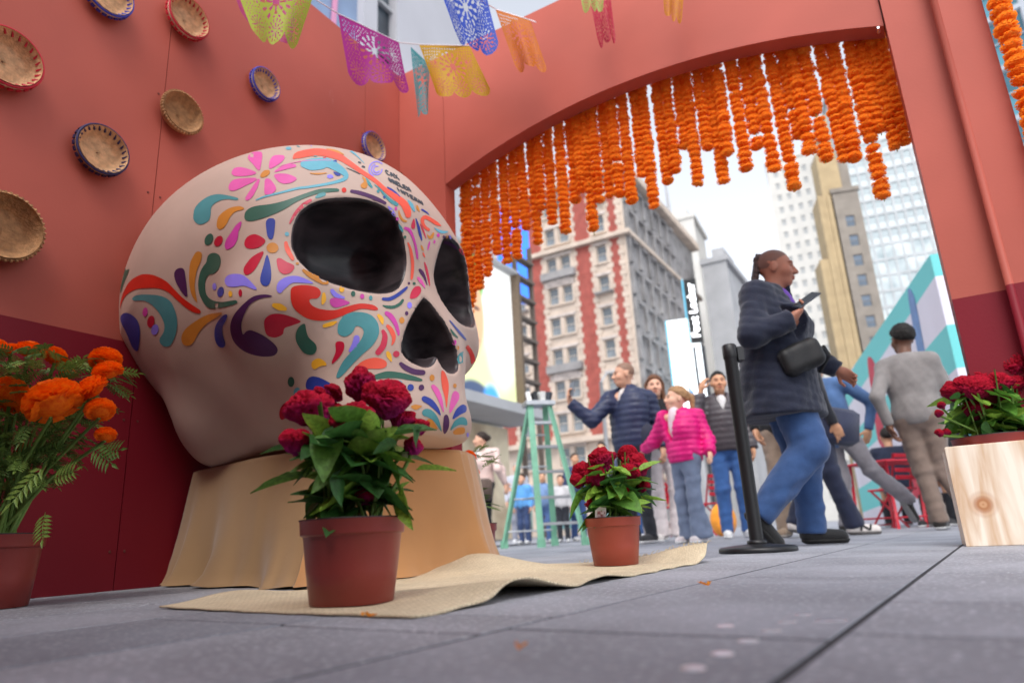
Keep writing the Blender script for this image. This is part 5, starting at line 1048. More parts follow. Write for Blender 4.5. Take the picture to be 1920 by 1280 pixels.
person(P6, -38, 'man in grey sweater and taupe trousers walking away, seen from behind', 1.80, '6a4634', '16120f', 'curly', dict(eL=(-.33, -.02, 1.14), wL=(-.26, .02, .90), eR=(.24, -.1, 1.16), wR=(.16, .02, 1.08), kR=(.10, .02, .50), aR=(.28, -.08, .085), tR=(.38, .04, .03), kL=(-.02, .06, .5), aL=(.02, .05, .085), tL=(.13, .18, .03)), (38, 0), '85807e', 'knit', .86, '7d6c62', .02, '2a2624', 'dcdcdc', 1.08, None, .0175)
P7 = np.array([3.02, 6.5, 0])
person(P7, -60, 'man in blue jacket and grey trousers striding right, arm bent to his hip', 1.74, 'c89878', '2a2018', 'short', dict(pel=(.0, 0, .93), che=(-.05, 0, 1.2), nek=(-.10, 0, 1.42), hed=(-.11, 0, 1.57), eR=(.30, -.18, 1.16), wR=(.24, -.14, .92), sR=(.08, -.16, 1.36), sL=(-.16, .16, 1.36), eL=(-.28, .2, 1.1), wL=(-.2, .24, .9), kR=(.22, -.08, .56), aR=(.50, -.10, .27), tR=(.55, -.10, .1), kL=(.03, .1, .48), aL=(-.01, .1, .085), tL=(.14, .05, .03)), (0, 0), '52719f', 'plain', .74, '8a868c', .012, '2e2c2c', '8a8a8a', 1.0, None, .019)
P8 = np.array([2.46, 5.75, 0])
r8, j8 = person(P8, -80, 'person in dark jacket and navy trousers with pale trainers, behind the walking woman', 1.72, 'b88868', '1a1614', 'short', dict(kR=(.06, -.1, .5), aR=(.18, -.1, .085), tR=(.34, -.12, .03), kL=(-.06, .1, .48), aL=(-.2, .1, .12), tL=(-.08, .1, .04)), (0, 0), '1e2028', 'plain', .84, '20263c', .02, 'd6cfca', '6a6664', 1.05, None, .02)
tag(MB().box((0, 0, 0), (.30, .14, .30), Matrix.Rotation(.2, 3, 'Y'), bev=.04).build('shoulder_bag', fabric('2c3148', .6), None, True, (2.62, 5.6, .86)), 'dark navy shoulder bag hanging beside the blue jacket', 'bag')
tag(MB().add(np.array([(-.06, 0, -.03), (-.045, 0, .03), (-.025, 0, .03), (.03, 0, -.01), (.04, 0, .03), (.06, 0, .03), (.045, 0, -.03), (.025, 0, -.03), (-.03, 0, .01), (-.04, 0, -.03)])*.8, [(0, 1, 2, 3, 4, 5, 6, 7, 8, 9)]).build('shoe_emblem', mat('emblem black', '1c1c1e', .5, 0), r8, False, (.24, -.157, .06), (0, 0, -.1)), 'black letter N on the side of the pale trainer')
P9 = np.array([2.42, 6.25, 0])
person(P9, 150, 'person in beige trousers and black jacket with camera gear, behind the walking woman', 1.74, 'c08f70', '221a16', 'short', dict(eR=(-.30, -.1, 1.1), wR=(-.30, -.16, .93)), (0, 0), '232428', 'plain', .84, 'a08d7c', .025, '9a8672', 'b8b0a8', 1.08, None, .022)
P10 = np.array([-.50, 9.9, 0])
person(P10, 120, 'woman in pale pink cardigan and black trousers beyond the pedestal', 1.62, 'd8a78c', '30241e', 'bun', dict(eR=(.20, -.22, 1.05), wR=(.30, -.1, .86), sR=(.17, -.06, 1.31), eL=(.26, -.06, 1.05), wL=(.30, -.1, .84)), (-28, 0), 'dcc0b8', 'knit', .84, '18181b', .012, '1a1a1c', '2a2a2a', 1.0, 'e8e0dc', .024, female=1)
tag(MB().box((0, 0, 0), (.34, .12, .30), bev=.04).build('handbag', fabric('5c4c44', .6), None, True, (-.55, 9.68, .78)), 'brown grey handbag carried by the woman in the pink cardigan', 'bag')
# crowd behind the ladder
CR = [((.05, 12.4, 0), 150, 'person in light blue flowing shirt and jeans behind the ladder', '5d9ad6', '3a4a70', 1.2, 'd6a488', '3a2c22'), ((.42, 12.9, 0), 185, 'person in white and blue print dress behind the ladder', '7f9cc8', '5d7ab0', 1.25, 'd0a080', '4a362a'),
      ((.72, 12.2, 0), 170, 'child in light grey hoodie and dark trousers right of the ladder', 'c4c2c4', '2e3038', 1.12, 'd2a286', '2a201c'), ((1.02, 12.6, 0), 200, 'person in navy jacket and blue jeans beside the grey-hooded child', '3c4666', '3b5384', 1.55, 'c89878', '2a221e'),
      ((1.42, 11.6, 0), 160, 'person in slate jacket and dark jeans left of the terracotta pot', '5a6270', '2c3754', 1.6, 'c89878', '2a221e'), ((1.75, 11.0, 0), 190, 'person in dark blue clothes and white trainers behind the terracotta pot', '3c4a6a', '33507e', 1.5, 'c09070', '201814'),
      ((-.05, 14.5, 0), 180, 'grey-haired person in pale jacket far behind the ladder', 'b8bac4', '8a8c98', 1.62, 'd8a890', '9a9694'), ((2.55, 11.5, 0), 185, 'small child in red and navy striped top near the plaid-vest man', 'b03040', '2c3660', 1.0, 'd0a080', '3a2a20'), ((3.35, 14.5, 0), 190, 'far person in white top beyond the plaid-vest man', 'dcdce0', '5a7ab0', 1.7, 'd0a080', '2a2018')]
for loc, yw, lab, tc_, lc_, hh, sk_, hr_ in CR: person(loc, yw, lab, hh, sk_, hr_, 'short', None, (0, 0), tc_, 'plain', .84, lc_, .01, 'd8d8da', 'eeeeee', 1.02, None, .034)
# seated people and red cafe furniture by the mural
redm = mat('red powder coat', 'b3172c', .42, .08, 10, spec=.5)
def chair(x, y, rz, label):
    r = tag(empty('cafe_chair', (x, y, 0), R_(rz)), label, 'chair', 'red metal cafe chairs')
    MB().box((0, 0, .45), (.4, .38, .025), bev=.006).build('seat', redm, r)
    for k in range(4): MB().box((0, -.2-.03*k*.3, .58+.085*k), (.38, .016, .05), bev=.004).build('back_slat', redm, r)
    for sx in (-.19, .19):
        MB().tube([(sx, .22, 0), (sx, -.12, .45), (sx, -.22, .86)], .013, 6).build('leg', redm, r, True); MB().tube([(sx, -.24, 0), (sx, .16, .45)], .013, 6).build('leg', redm, r, True)
    for yy, zz in ((.2, .04), (-.2, .06)): MB().tube([(-.19, yy, zz), (.19, yy, zz)], .01, 6).build('stretcher', redm, r, True)
def table(x, y, rz, label):
    r = tag(empty('cafe_table', (x, y, 0), R_(rz)), label, 'table', 'red metal cafe tables'); MB().box((0, 0, .72), (.62, .62, .025), bev=.008).build('table_top', redm, r)
    for sx in (-1, 1):
        for sy in (-1, 1): MB().tube([(sx*.27, sy*.27, 0), (sx*.25, sy*.25, .71)], .018, 6).build('leg', redm, r, True)
    for sy in (-1, 1): MB().tube([(-.27, sy*.27, .12), (.27, sy*.27, .12)], .012, 6).build('stretcher', redm, r, True)
table(4.15, 7.9, 20, 'red cafe table left of the grey-sweater man'); table(4.75, 7.6, 10, 'red cafe table behind the legs of the grey-sweater man')
chair(4.55, 8.6, 30, 'red cafe chair between the two red tables'); chair(5.25, 8.2, 160, 'red cafe chair behind the pine planter'); chair(2.75, 10.4, 40, 'red folding chair seen behind the plaid-vest man'); chair(2.3, 11.2, 200, 'red folding chair farther back behind the girl')
def seat(dx, dy): return dict(pel=(0, 0, .50), che=(-dx*.04, -dy*.04, .82), nek=(0, 0, 1.02), hed=(dx*.03, dy*.03, 1.18))
def seated(loc, yw, lab, tc_, lc_, sk_='c09070', hr_='1e1814'):
    Rz = rotz(R_(yw)); J = {n: Rz @ np.array(v) for n, v in dict(pel=(0, 0, .52), che=(0, -.02, .83), nek=(0, 0, 1.03), hed=(0, .04, 1.185), sR=(.18, 0, .98), eR=(.25, .05, .72), wR=(.16, .26, .66), sL=(-.18, 0, .98), eL=(-.25, .05, .72), wL=(-.16, .26, .66), hR=(.09, .02, .5), kR=(.12, .42, .5), aR=(.12, .42, .085), tR=(.13, .6, .03), hL=(-.09, .02, .5), kL=(-.12, .42, .5), aL=(-.12, .40, .085), tL=(-.13, .58, .03)).items()}
    return person(loc, yw, lab, 1.72, sk_, hr_, 'short', J, (0, 0), tc_, 'plain', .27, lc_, .01, '2a2a2c', 'cfcfcf', 1.05, None, .03, waistz=.36)
seated((5.05, 9.4, 0), -20, 'seated person in navy jersey with white lettering, back turned, by the mural', '20263a', '26262c')
seated((4.95, 8.0, 0), 120, 'seated person in black clothes behind the grey-sweater man', '202126', '1c1d22'); seated((5.6, 8.6, 0), 140, 'seated person in slate jacket near the mural edge', '3a4050', '20222a')
def text3d(name, s, size, m, parent=None, ext=.002):
    cu = bpy.data.curves.new(name, 'FONT'); cu.body = s; cu.size = size; cu.extrude = ext; cu.align_x = 'CENTER'; cu.align_y = 'CENTER'; cu.resolution_u = 3
    o = bpy.data.objects.new(name, cu); COL.objects.link(o); me = bpy.data.meshes.new_from_object(o.evaluated_get(bpy.context.evaluated_depsgraph_get())); bpy.data.objects.remove(o)
    me.materials.clear(); me.materials.append(m); return put(name, me, parent)
# bin, toy-coloured bag on the plaza
bn = tag(empty('litter_bin', (1.95, 12.0, 0)), 'grey litter bin with coloured band behind the girl', 'bin'); MB().lathe([(.2, 0), (.22, .05), (.22, .55), (.2, .58)], 24).build('drum', mat('bin grey', '77787a', .5), bn, True); MB().lathe([(.224, .42), (.226, .43), (.226, .5), (.224, .51)], 24).build('band', mat('bin band', 'c9a25a', .5), bn, True); MB().lathe([(.2, .58), (.1, .62), (0, .62)], 24).build('lid', mat('bin lid', '3a3a3c', .5), bn, True)
v, q = nets(lambda P: smin(ell(P, (0, 0, .2), (.17, .13, .22)), ell(P, (0, -.1, .14), (.11, .06, .11)), .05), (-.25, -.25, -.03), (.25, .25, .5), .03); tag(obj('backpack', v, q, fabric('e8932a', .6), None, True, (2.62, 9.2, 0)), 'orange yellow backpack on the ground beside the plaid-vest man', 'bag')
# ------------------------------------------------------------------ buildings (facade axis x along the wall, outward normal -y, z up)
def facade(b, xs, zs, holes, depth=.25):
    """wall skin with real window reveals"""
    for i in range(len(xs)-1):
        for k in range(len(zs)-1):
            x0, x1, z0, z1 = xs[i], xs[i+1], zs[k], zs[k+1]
            if (i, k) in holes:
                b.add([(x0, 0, z0), (x1, 0, z0), (x1, 0, z1), (x0, 0, z1), (x0, depth, z0), (x1, depth, z0), (x1, depth, z1), (x0, depth, z1)], [(0, 4, 5, 1), (1, 5, 6, 2), (2, 6, 7, 3), (3, 7, 4, 0)])
            else: b.add([(x0, 0, z0), (x1, 0, z0), (x1, 0, z1), (x0, 0, z1)], [(0, 1, 2, 3)])
glassm = mat('window glass', '3c434a', .12, .5, .35, spec=.6, two='8a9298'); framem = mat('window frame pale', 'cfc4b8', .6)
WMESH = {}
def window(parent, x, z, w, h, y, fm, gm, rot=0, frame_w=.09, bars=True):
    key = (round(w, 2), round(h, 2), fm.name, gm.name)
    if key not in WMESH:
        b = MB()
        for sx in (-1, 1): b.box((sx*(w/2-frame_w/2), 0, 0), (frame_w, .08, h))
        for sz in (-1, 1): b.box((0, 0, sz*(h/2-frame_w/2)), (w-2*frame_w, .08, frame_w))
        if bars: b.box((0, -.01, 0), (w-2*frame_w, .07, frame_w*.8))
        WMESH[key] = (b.mesh('window', fm), MB().box((0, .03, 0), (w-frame_w, .02, h-frame_w)).mesh('pane', gm))
    o = put('window', WMESH[key][0], parent, (x, y, z)); put('pane', WMESH[key][1], o)
    return o
# --- red brick and limestone corner building
CY = 74.; cp = at(1196, 660, CY); ST = mat('limestone', (.60, .49, .40, 1), .85, .14, .6, bump=.3, bs=2); BRK = mat('red brick', (.36, .09, .07, 1), .85, .18, 1.2, bump=.3, bs=8); STG = mat('dark grey stone', (.30, .285, .28, 1), .9, .3, .5, bump=.5, bs=1.5); ORN = mat('carved stone', (.58, .50, .45, 1), .85, .25, 2, bump=.8, bs=4)
hb = tag(empty('corner_building', (cp[0], cp[1], 0), -R_(30)), 'ornate red brick and limestone building with stone quoins behind the crowd', 'building')
FH = 3.9; Z0 = 6.6; NF = 9; WX = [-3.2, -8.0, -9.9, -14.6, -19.2, -21.1, -26.0]   # window axes along the front
xs = sorted(set([0., -30.]+[w_+s*.65 for w_ in WX for s in (-1, 1)])); zs = [0, .4, 5.2, 5.8]; zw = []
for f in range(NF): zs += [Z0+FH*f+.9, Z0+FH*f+3.1]; zw.append(len(zs)-2)
zs += [Z0+FH*NF+1.2]; zs = sorted(zs); holes = set()
for f in range(NF):
    kz = zs.index(Z0+FH*f+.9)
    for w_ in WX: holes.add((xs.index(w_-.65), kz))
b = MB(); facade(b, xs, zs, holes); b.build('front_wall', ST, hb)
for f in range(NF):
    for w_ in WX:
        o = window(hb, w_, Z0+FH*f+2.0, 1.3, 2.2, .2, framem, glassm)
    for w_ in WX:
        MB().box((w_, -.1, Z0+FH*f+.78), (1.8, .3, .22)).build('sill', ST, hb); MB().box((w_, -.09, Z0+FH*f+3.3), (1.9, .28, .32)).build('lintel', ORN, hb)
        for s in (-1, 1): MB().box((w_+s*.82, -.06, Z0+FH*f+2.0), (.3, .16, 2.2)).build('jamb', ST, hb)
    if f in (2, 5, 8):
        for x0, x1 in ((-8.95, -8.95), (-20.15, -20.15)):
            n = 14; V = [(x0+2.1*math.cos(a)*1.0, y_, Z0+FH*f+3.45+.75*math.sin(a)) for y_ in (-.3, 0) for a in np.linspace(0, math.pi, n)]
            b = MB(); b.add(V, [tuple(range(n))]+[(i, i+1, n+i+1, n+i) for i in range(n-1)]+[(0, n, 2*n-1, n-1)]); b.build('arched_pediment', ORN, hb)
        for xx in (-3.2, -14.6): MB().box((xx, -.35, Z0+FH*f+.95), (2.3, .7, .18)).build('balcony', STG, hb)
    if f in (3, 6): 
        for xx in (-8.95, -20.15): MB().box((xx, -.4, Z0+FH*f+.6), (4.6, .8, .9)).build('balcony', STG, hb)
# brick piers with stone quoins
for xc, w in ((-1.45, 1.5), (-5.55, 2.4), (-12.2, 2.4), (-16.95, 2.2), (-23.5, 2.4), (-28.4, 2.2)):
    for f in range(NF):
        if f == 0: continue
        MB().box((xc, -.03, Z0+FH*f+1.95), (w, .1, FH-.02)).build('brick_pier', BRK, hb)
        b = MB()
        for s in (-1, 1):
            for q in range(6): b.box((xc+s*(w/2-.0), -.05, Z0+FH*f+.3+.65*q), (.36 if q % 2 else .80, .13, .6))
        o = b.build('quoins', ST, hb); o['kind'] = 'stuff'
for z, d, h in ((5.7, .7, .5), (Z0+FH-.2, .9, .55), (Z0+FH*7-.1, .8, .5), (Z0+FH*NF+.6, 1.4, 1.0)):
    MB().box((-15, -d/2, z), (30.6+d, d, h)).build('cornice', ST, hb); MB().box((d*.35, 15, z), (d, 30.4, h)).build('cornice', ST, hb)
for x0 in (-4.2, -10.5, -17, -23.6): MB().box((x0, -.06, 2.7), (4.6, .14, 4.0)).build('shop_window', mat('shop glass', 'a8d8dc', .2, .6, .8, two='3a5a60', emit=.5), hb)
for x0 in (-1.2, -7.4, -13.7, -20.3, -27): MB().box((x0, -.2, 2.6), (1.3, .5, 5.2)).build('pilaster', ST, hb)
b = MB(); b.box((-15, 15.2, 19), (29.9, 29.6, 46), None); b.build('core', STG, hb)
rs = random.Random(4); sd_ = MB(); ys = [0.]; 
for wv_ in range(9): ys += [1.6+3.2*wv_, 2.9+3.2*wv_]
ys += [30.]; hl = set(); zz2 = list(zs)
for f in range(NF):
    kz = zs.index(Z0+FH*f+.9)
    for wv_ in range(9): hl.add((1+2*wv_, kz))
facade(sd_, ys, zs, hl); sw = sd_.build('side_wall', STG, hb, False, (0.0, 0, 0), (0, 0, R_(90)))  # side wall is darker and greyer than the limestone front
for f in range(NF):
    for wv_ in range(9):
        MB().box((.05, 2.25+3.2*wv_, Z0+FH*f+2.0), (.1, 1.2, 2.1)).build('window', glassm, hb) if False else None
        o = window(hb, -.2, Z0+FH*f+2.0, 1.3, 2.2, 2.25+3.2*wv_, framem, glassm); o.rotation_euler = (0, 0, R_(90))
        if wv_ < 6: MB().box((.2, 2.25+3.2*wv_, Z0+FH*f+3.35), (.45, 1.9, .4)).build('lintel', STG, hb)
        if wv_ < 6: MB().box((.15, .7+3.2*wv_, Z0+FH*f+2.0), (.35, .7, 3.4)).build('pier', STG, hb)
# --- generic towers
def tower(name, loc, rz, w, d, h, wall, glass, label, fl=3.6, bay=2.6, ww=1.3, wh=1.9, z0=4., sides=('f', 'l'), roofbits=True, maxwin=300, zmin=0):
    r = tag(empty(name, loc, R_(rz)), label, 'building'); cnt_ = 0
    def face(W_, nm, pos, rot):
        nonlocal cnt_
        nb = max(1, int(W_/bay)); nf = int((h-z0-1.5)/fl); m_ = (W_-nb*bay)/2; xs = [0.]; zs = [0.]
        for i in range(nb): xs += [m_+bay*i+(bay-ww)/2, m_+bay*i+(bay+ww)/2]
        for f in range(nf): zs += [z0+fl*f+.9, z0+fl*f+.9+wh]
        xs += [W_]; zs += [h]; b = MB(); facade(b, xs, zs, {(1+2*i, 1+2*f) for i in range(nb) for f in range(nf)}); o = b.build(nm, wall, r, False, pos, (0, 0, rot)); R3 = rotz(rot)
        rest = MB()
        for f in range(nf-1, -1, -1):
            for i in range(nb):
                p = np.array(pos)+R3 @ np.array([m_+bay*(i+.5), .2, z0+fl*f+.9+wh/2])
                if cnt_ < maxwin:
                    wo_ = window(r, p[0], p[2], ww, wh, p[1], wall, glass); wo_.rotation_euler = (0, 0, rot); cnt_ += 1
                else: rest.box(p, (ww, .1, wh), rotz(rot))
        if rest.V: q = rest.build('window_rest', glass, r); q['kind'] = 'stuff'
    if 'f' in sides: face(w, 'front_wall', (0, 0, 0), 0)
    if 'l' in sides: face(d, 'side_wall', (0, d, 0), -R_(90))
    if 'r' in sides: face(d, 'side_wall', (w, 0, 0), R_(90))
    MB().box((w/2, d/2+.15, h/2-.1), (w-.7, d-.6, h-.2)).build('core', wall, r)
    if roofbits:
        MB().box((w/2, d/2, h+.4), (w+.5, d+.5, .8)).build('parapet', wall, r); MB().box((w/2, d/2, h+2), (w*.5, d*.5, 3)).build('roof_house', wall, r)
    return r
pale = mat('pale stone haze', (.62, .60, .56, 1), .85, .06, .3); palew = mat('pale window', (.40, .41, .41, 1), .4, .1, .3); fing = mat('pale glass fins', (.46, .48, .49, 1), .4, .15, .3); tan = mat('tan brick', (.44, .33, .19, 1), .85, .12, .5); brn = mat('brown grey brick', (.27, .235, .20, 1), .85, .15, .5); bluew = mat('sky window', '9fb4cc', .15, .5, .2, two='4a5560')  # pale wall colour carries the glare on the overexposed towers
greyw = mat('grey concrete', (.42, .42, .43, 1), .8, .1, .4); dkw = mat('dark window', '2c333b', .12, .4, .4, two='59636c')
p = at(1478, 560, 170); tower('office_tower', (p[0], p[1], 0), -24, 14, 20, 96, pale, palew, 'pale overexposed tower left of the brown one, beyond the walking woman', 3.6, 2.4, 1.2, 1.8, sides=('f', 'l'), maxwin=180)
p = at(1598, 560, 110); bt = tower('brick_tower', (p[0]+.4, p[1]+.6, 0), -14, 4.2, 10, 56, brn, bluew, 'tall narrow brown brick tower with tan side, right of the walking woman', 3.7, 4.1, 1.5, 2.1, sides=('f',))
b = MB()
for k in range(6): b.box((-.2-.9*k-.45, 3.0, 28.9), (.82, 5.5, 57.8 if k < 5 else 50))
for k, o_ in enumerate(range(5)): MB().box((-.2-.75*k-.37, 3.0+.12*(k % 2), 28.-(0 if k < 3 else 6)), (.71, 5.5, 56-(0 if k < 3 else 12))).build('tan_pier', tan, bt)
MB().box((.3, 3, 60), (3.4, 5, 9)).build('crown', tan, bt); MB().box((2.6, 4, 59), (2.2, 6, 7)).build('crown', brn, bt); MB().box((1.2, 4, 68), (1.8, 4, 10)).build('crown', tan, bt)
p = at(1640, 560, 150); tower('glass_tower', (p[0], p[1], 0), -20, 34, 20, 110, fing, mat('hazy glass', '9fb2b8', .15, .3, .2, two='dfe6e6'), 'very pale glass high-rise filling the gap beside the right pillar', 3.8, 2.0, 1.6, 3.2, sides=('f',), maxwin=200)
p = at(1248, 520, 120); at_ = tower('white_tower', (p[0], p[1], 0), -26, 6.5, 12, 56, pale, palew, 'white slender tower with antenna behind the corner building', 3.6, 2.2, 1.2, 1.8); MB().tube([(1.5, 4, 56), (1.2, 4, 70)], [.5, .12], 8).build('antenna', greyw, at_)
p = at(1330, 600, 95); tower('grey_slab', (p[0], p[1], 0), -30, 3.6, 14, 37.5, greyw, greyw, 'narrow grey slab tower right of the vertical lit sign', 40, 40, .1, .1, roofbits=True)
# lit vertical sign
sg = at(1312, 590, 70); sr = tag(empty('vertical_shop_sign', (sg[0]-.6, sg[1], 0), -R_(10)), 'tall black vertical sign with white letters reading Foot Locker', 'sign'); blkp = mat('sign black', '0c0d10', .4, 0)
MB().box((0, .3, 22.6), (1.3, .5, 7.2)).build('panel', blkp, sr); MB().box((-.8, .25, 22.6), (.1, .6, 7.2)).build('edge_light', mat('cyan edge', '58b8d8', .4, 0, emit=.35), sr)
to = text3d('lettering', 'Foot Locker', 1.22, mat('sign white light', 'f4f6f8', .4, 0, emit=2.2), sr, .05); to.rotation_euler = (R_(90), R_(-90), 0); to.location = (.0, -.02, 22.6); to['kind'] = 'stuff'
for x in (-.7, .9): MB().tube([(x*.6, .3, 0), (x*.6, .3, 18.6)], .16, 8).build('post', mat('sign post', '33363c', .4), sr)
sc_ = at(1259, 650, 80); s2 = tag(empty('lit_screen', (sc_[0], sc_[1], 0), -R_(16)), 'tall blank white lit screen left of the vertical sign', 'screen'); MB().box((1.6, 0, 17.5), (3.6, .4, 14)).build('display', mat('white screen', 'e8f0f4', .4, .1, .3, emit=1.0), s2); MB().box((-.3, -.05, 17.5), (.18, .5, 14)).build('edge_light', mat('cyan edge', '58b8d8', .4, 0, emit=.35), s2); MB().box((1.6, .2, 5), (1.2, .5, 10)).build('post', greyw, s2)
# --- street-side billboard wall at left (recedes along the booth's left wall direction)
e1 = at(972, 786, 34); bbd = tag(empty('billboard', (e1[0], e1[1], e1[2]), R_(60)), 'huge lit advertising screen with a green-hatted face, beyond the skull', 'billboard')
def ad_mat():
    m = bpy.data.materials.new('advert display'); m.use_nodes = True; t = m.node_tree; b = t.nodes['Principled BSDF']; tc = t.nodes.new('ShaderNodeTexCoord'); last = None
    def blob(prev, c, r, col, soft=.25):
        mp = t.nodes.new('ShaderNodeMapping'); mp.inputs['Location'].default_value = (-c[0]/r[0], 0, -c[1]/r[1]); mp.inputs['Scale'].default_value = (1/r[0], 0, 1/r[1]); t.links.new(tc.outputs['Object'], mp.inputs[0])
        ln = t.nodes.new('ShaderNodeVectorMath'); ln.operation = 'LENGTH'; t.links.new(mp.outputs[0], ln.inputs[0]); mr = t.nodes.new('ShaderNodeMapRange'); mr.interpolation_type = 'SMOOTHSTEP'; mr.inputs[1].default_value = 1+soft; mr.inputs[2].default_value = 1-soft; mr.inputs[3].default_value = 0; mr.inputs[4].default_value = 1; t.links.new(ln.outputs['Value'], mr.inputs[0])
        mx = t.nodes.new('ShaderNodeMix'); mx.data_type = 'RGBA'; t.links.new(mr.outputs[0], mx.inputs[0]); mx.inputs[7].default_value = lin(col)
        if prev: t.links.new(prev, mx.inputs[6])
        else: mx.inputs[6].default_value = lin('f2f2ee')
        return mx.outputs[2]
    for c, r, col, so_ in (((-2.5, 1.4), (3.5, 2.4), 'd8e0a0', .5), ((-1.2, 3.2), (1.2, 1.6), 'f0f0ee', .5), ((-3.9, 6.6), (1.25, 1.5), '58b040', .12), ((-3.9, 4.6), (1.15, 2.1), 'd8a880', .12), ((-3.4, 5.0), (.3, .12), '6a4a3a', .4), ((-3.6, 3.4), (.35, .12), 'a05a50', .4), ((-3.8, .4), (1.5, 1.0), '3a4a6a', .15), ((-2.35, .5), (.75, .9), '3a9ae8', .3)): last = blob(last, c, r, col, so_)
    t.links.new(last, b.inputs['Base Color']); t.links.new(last, b.inputs['Emission Color']); b.inputs['Emission Strength'].default_value = .3; b.inputs['Roughness'].default_value = .4; return m
MB().box((-11, .3, 3.9), (22, .5, 7.6)).build('display', ad_mat(), bbd); MB().box((-11, .1, 7.8), (22.4, 1.0, .16)).build('frame', greyw, bbd); MB().box((.15, .1, 3.9), (.25, 1.0, 7.8)).build('frame', mat('frame brown', '6a5a4a', .6), bbd); MB().box((-11, -.6, -.1), (22.4, 2.6, .45)).build('ledge', greyw, bbd)
MB().box((-11, .8, (0-e1[2])/2-.2), (21.5, .6, e1[2]-.5)).build('shopfront_wall', mat('warm shopfront', 'b89a78', .6, .3, .6, two='e8d8b8'), bbd)
e2 = at(990, 545, 48); sb2 = tag(empty('blue_screen', (e2[0]-.9, e2[1], e2[2]), R_(50)), 'blue lit sign panel above the billboard corner', 'screen'); MB().box((0, 0, 2.8), (3.4, .4, 7)).build('display', mat('blue display', '2f6fe0', .4, .1, .3, emit=.8), sb2); MB().box((0, .3, -4), (.6, .6, 10)).build('bracket', greyw, sb2)
e3 = at(985, 600, 40); fe = tag(empty('fire_escape', (e3[0], e3[1], 0), R_(60)), 'brown steel framework on the building corner beside the billboard', 'framework')
for k in range(7): MB().box((0, 0, 9+1.3*k), (2.2, .5, .16)).build('platform', mat('steel brown', '6e6258', .6), fe)
for x in (-1, 1): MB().box((x, 0, 9), (.14, .3, 18)).build('post', mat('steel brown', '6e6258', .6), fe)
# --- towers behind the left wall, and glass corner at top right
clad = mat('light grey cladding', (.50, .49, .52, 1), .6, .06, .3); gt_ = tag(empty('grey_tower', (e1[0], e1[1], 0), R_(60)), 'light grey clad tower carrying the billboard, rising behind the booth corner', 'building')
gp = np.array([e1[0], e1[1], 0])+rotz(R_(60)) @ np.array([0, 1.2, 0]); gn = rotz(R_(60)) @ np.array([0, 1., 0]); gx = rotz(R_(60)) @ np.array([1., 0, 0])
def lx(u, v): return float((onpl(u, v, gp, gn)-gp) @ gx)
xa, xb, xc, xd = lx(590, 30), lx(682, 30), lx(708, 30), lx(744, 30)
MB().box(((xd+.4)/2, 7.2, 26), (.4-xd, 12, 52)).build('wall', clad, gt_); MB().box(((xb+xc)/2, 7.2, 26), (xc-xb, 12, 52)).build('wall', clad, gt_); MB().box(((xc+xd)/2, 7.7, 26), (xd-xc, 12, 52)).build('glazing', dkw, gt_)
for k in range(18): MB().box(((xc+xd)/2, 1.55, 3+2.8*k), (xd-xc, .2, .16)).build('mullion', greyw, gt_)
MB().box(((xa+xb)/2-3, 7.6, 26), (xb-xa+6, 12, 52)).build('glazing', mat('blue grey glazing', '8296b4', .25, .15, .4), gt_); MB().box(((xa+xb)/2, 1.5, 24), (.22, .1, 40), Matrix.Rotation(.05, 3, 'Y')).build('pink_stripe', mat('pink neon', 'd890b0', .4, 0), gt_)
p = at(1868, 120, 34); t4 = tower('glass_corner_block', (p[0]-1.5, p[1], 0), -50, 18, 18, 36, mat('steel mullion', (.45, .48, .52, 1), .4, .1, .3), mat('teal glass', '2f5568', .1, .4, .3, two='5d98a8'), 'teal glass block behind the right-hand garland', 3.2, 2.4, 2.15, 2.9, sides=('f', 'l'), maxwin=220)
# --- mural hoarding at right
v0 = np.array([5.02, 7.6]); vd = unit(np.array([.30, .954])); ang = math.atan2(vd[1], vd[0]); L = 8.5
def mural_mat():
    m = mat('mural paint', 'd8d4e0', .6, .05, 1); t = m.node_tree; b = t.nodes['Principled BSDF']; src = b.inputs['Base Color'].links[0].from_socket; tc = [n for n in t.nodes if n.type == 'TEX_COORD'][0]
    sp = t.nodes.new('ShaderNodeSeparateXYZ'); t.links.new(tc.outputs['Object'], sp.inputs[0]); a1 = t.nodes.new('ShaderNodeMath'); a1.operation = 'MULTIPLY_ADD'; a1.inputs[1].default_value = -.04; t.links.new(sp.outputs['X'], a1.inputs[0]); m1 = t.nodes.new('ShaderNodeMath'); m1.operation = 'MULTIPLY'; m1.inputs[1].default_value = -1.0; t.links.new(sp.outputs['Z'], m1.inputs[0]); t.links.new(m1.outputs[0], a1.inputs[2])
    fr = t.nodes.new('ShaderNodeMath'); fr.operation = 'FRACT'; sc2 = t.nodes.new('ShaderNodeMath'); sc2.operation = 'MULTIPLY'; sc2.inputs[1].default_value = .9; t.links.new(a1.outputs[0], sc2.inputs[0]); t.links.new(sc2.outputs[0], fr.inputs[0]); lt = t.nodes.new('ShaderNodeMath'); lt.operation = 'LESS_THAN'; lt.inputs[1].default_value = .46; t.links.new(fr.outputs[0], lt.inputs[0])
    mx = t.nodes.new('ShaderNodeMix'); mx.data_type = 'RGBA'; t.links.new(lt.outputs[0], mx.inputs[0]); t.links.new(src, mx.inputs[6]); mx.inputs[7].default_value = lin('6cc8c8'); t.links.new(mx.outputs[2], b.inputs['Base Color']); return m
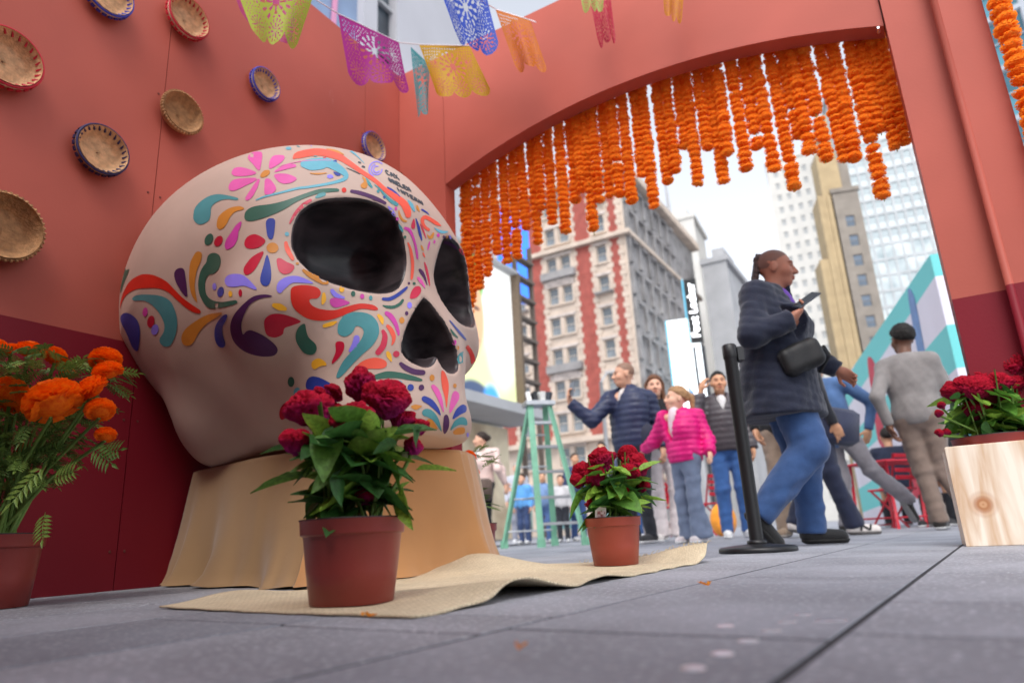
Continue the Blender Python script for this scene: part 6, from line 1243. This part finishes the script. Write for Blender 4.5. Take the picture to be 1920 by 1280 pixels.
mw = tag(empty('mural_wall', (v0[0], v0[1], 0), ang), 'hoarding painted with diagonal teal and white stripes behind the cafe tables', 'wall'); MB().box((L/2, -.06, 1.55), (L, .12, 3.1)).build('panel', mural_mat(), mw)
# red and grey painted shapes on the hoarding
for pts, c in (([(4.2, 2.7), (4.7, 2.9), (4.9, 2.3), (4.5, 1.9), (4.3, 2.2)], 'c03850'), ([(4.5, 1.8), (5.0, 2.0), (5.2, 1.5), (4.7, 1.3)], 'c03850'), ([(2.5, 1.1), (3.2, 1.5), (3.5, .6), (2.9, .4)], 'c8304a'), ([(4.2, 1.6), (4.6, 1.2), (5.1, .8), (4.4, .9)], '8a90a0'), ([(1.0, 2.9), (1.25, 3.0), (1.4, 2.0), (1.15, 1.8), (1.05, 2.3)], '6a8ab8'), ([(1.1, 1.7), (1.5, 1.8), (1.6, 1.0), (1.2, .9)], 'd8b8c0')):
    o_ = catmull([(x, z, 0) for x, z in pts], True, .06)[:, :2]; n = len(o_); V = [(x, .004, z) for x, z in o_]+[(x, .008, z) for x, z in o_]
    obj('painted_shape', V, [tuple(range(n, 2*n))]+[(i, (i+1) % n, n+(i+1) % n, n+i) for i in range(n)], mat('mural '+c, c, .6), mw, False)
# street lamp in front of the corner building
lp = at(1152, 1003, 30); l1 = tag(empty('street_lamp', (lp[0], lp[1], 0)), 'pale grey street lamp post in front of the corner building', 'street lamp'); MB().tube([(0, 0, 0), (0, 0, 1), (0, 0, 6.6)], [.16, .11, .08], 10).build('post', greyw, l1, True); MB().tube([(0, 0, 6.6), (.3, 0, 7.0), (.8, 0, 7.05)], .05, 8).build('arm', greyw, l1, True); MB().box((.9, 0, 7.0), (.5, .22, .12), bev=.03).build('lamp_head', greyw, l1)
fl = tag(empty('flag', at(1338, 985, 26)*np.array([1, 1, 0])), 'small blue and orange flag on a pole behind the girl', 'flag'); MB().tube([(0, 0, 0), (-.35, 0, 6.3)], .04, 6).build('pole', greyw, fl); obj('cloth', [(-.2+.0, 0, 4.0), (.35, .1, 3.4), (.2, .1, 4.6), (-.25, 0, 5.4)], [(0, 1, 2, 3)], mat('flag blue', '3a78d0', .7, .4, 2, two='7fc8ea'), fl)
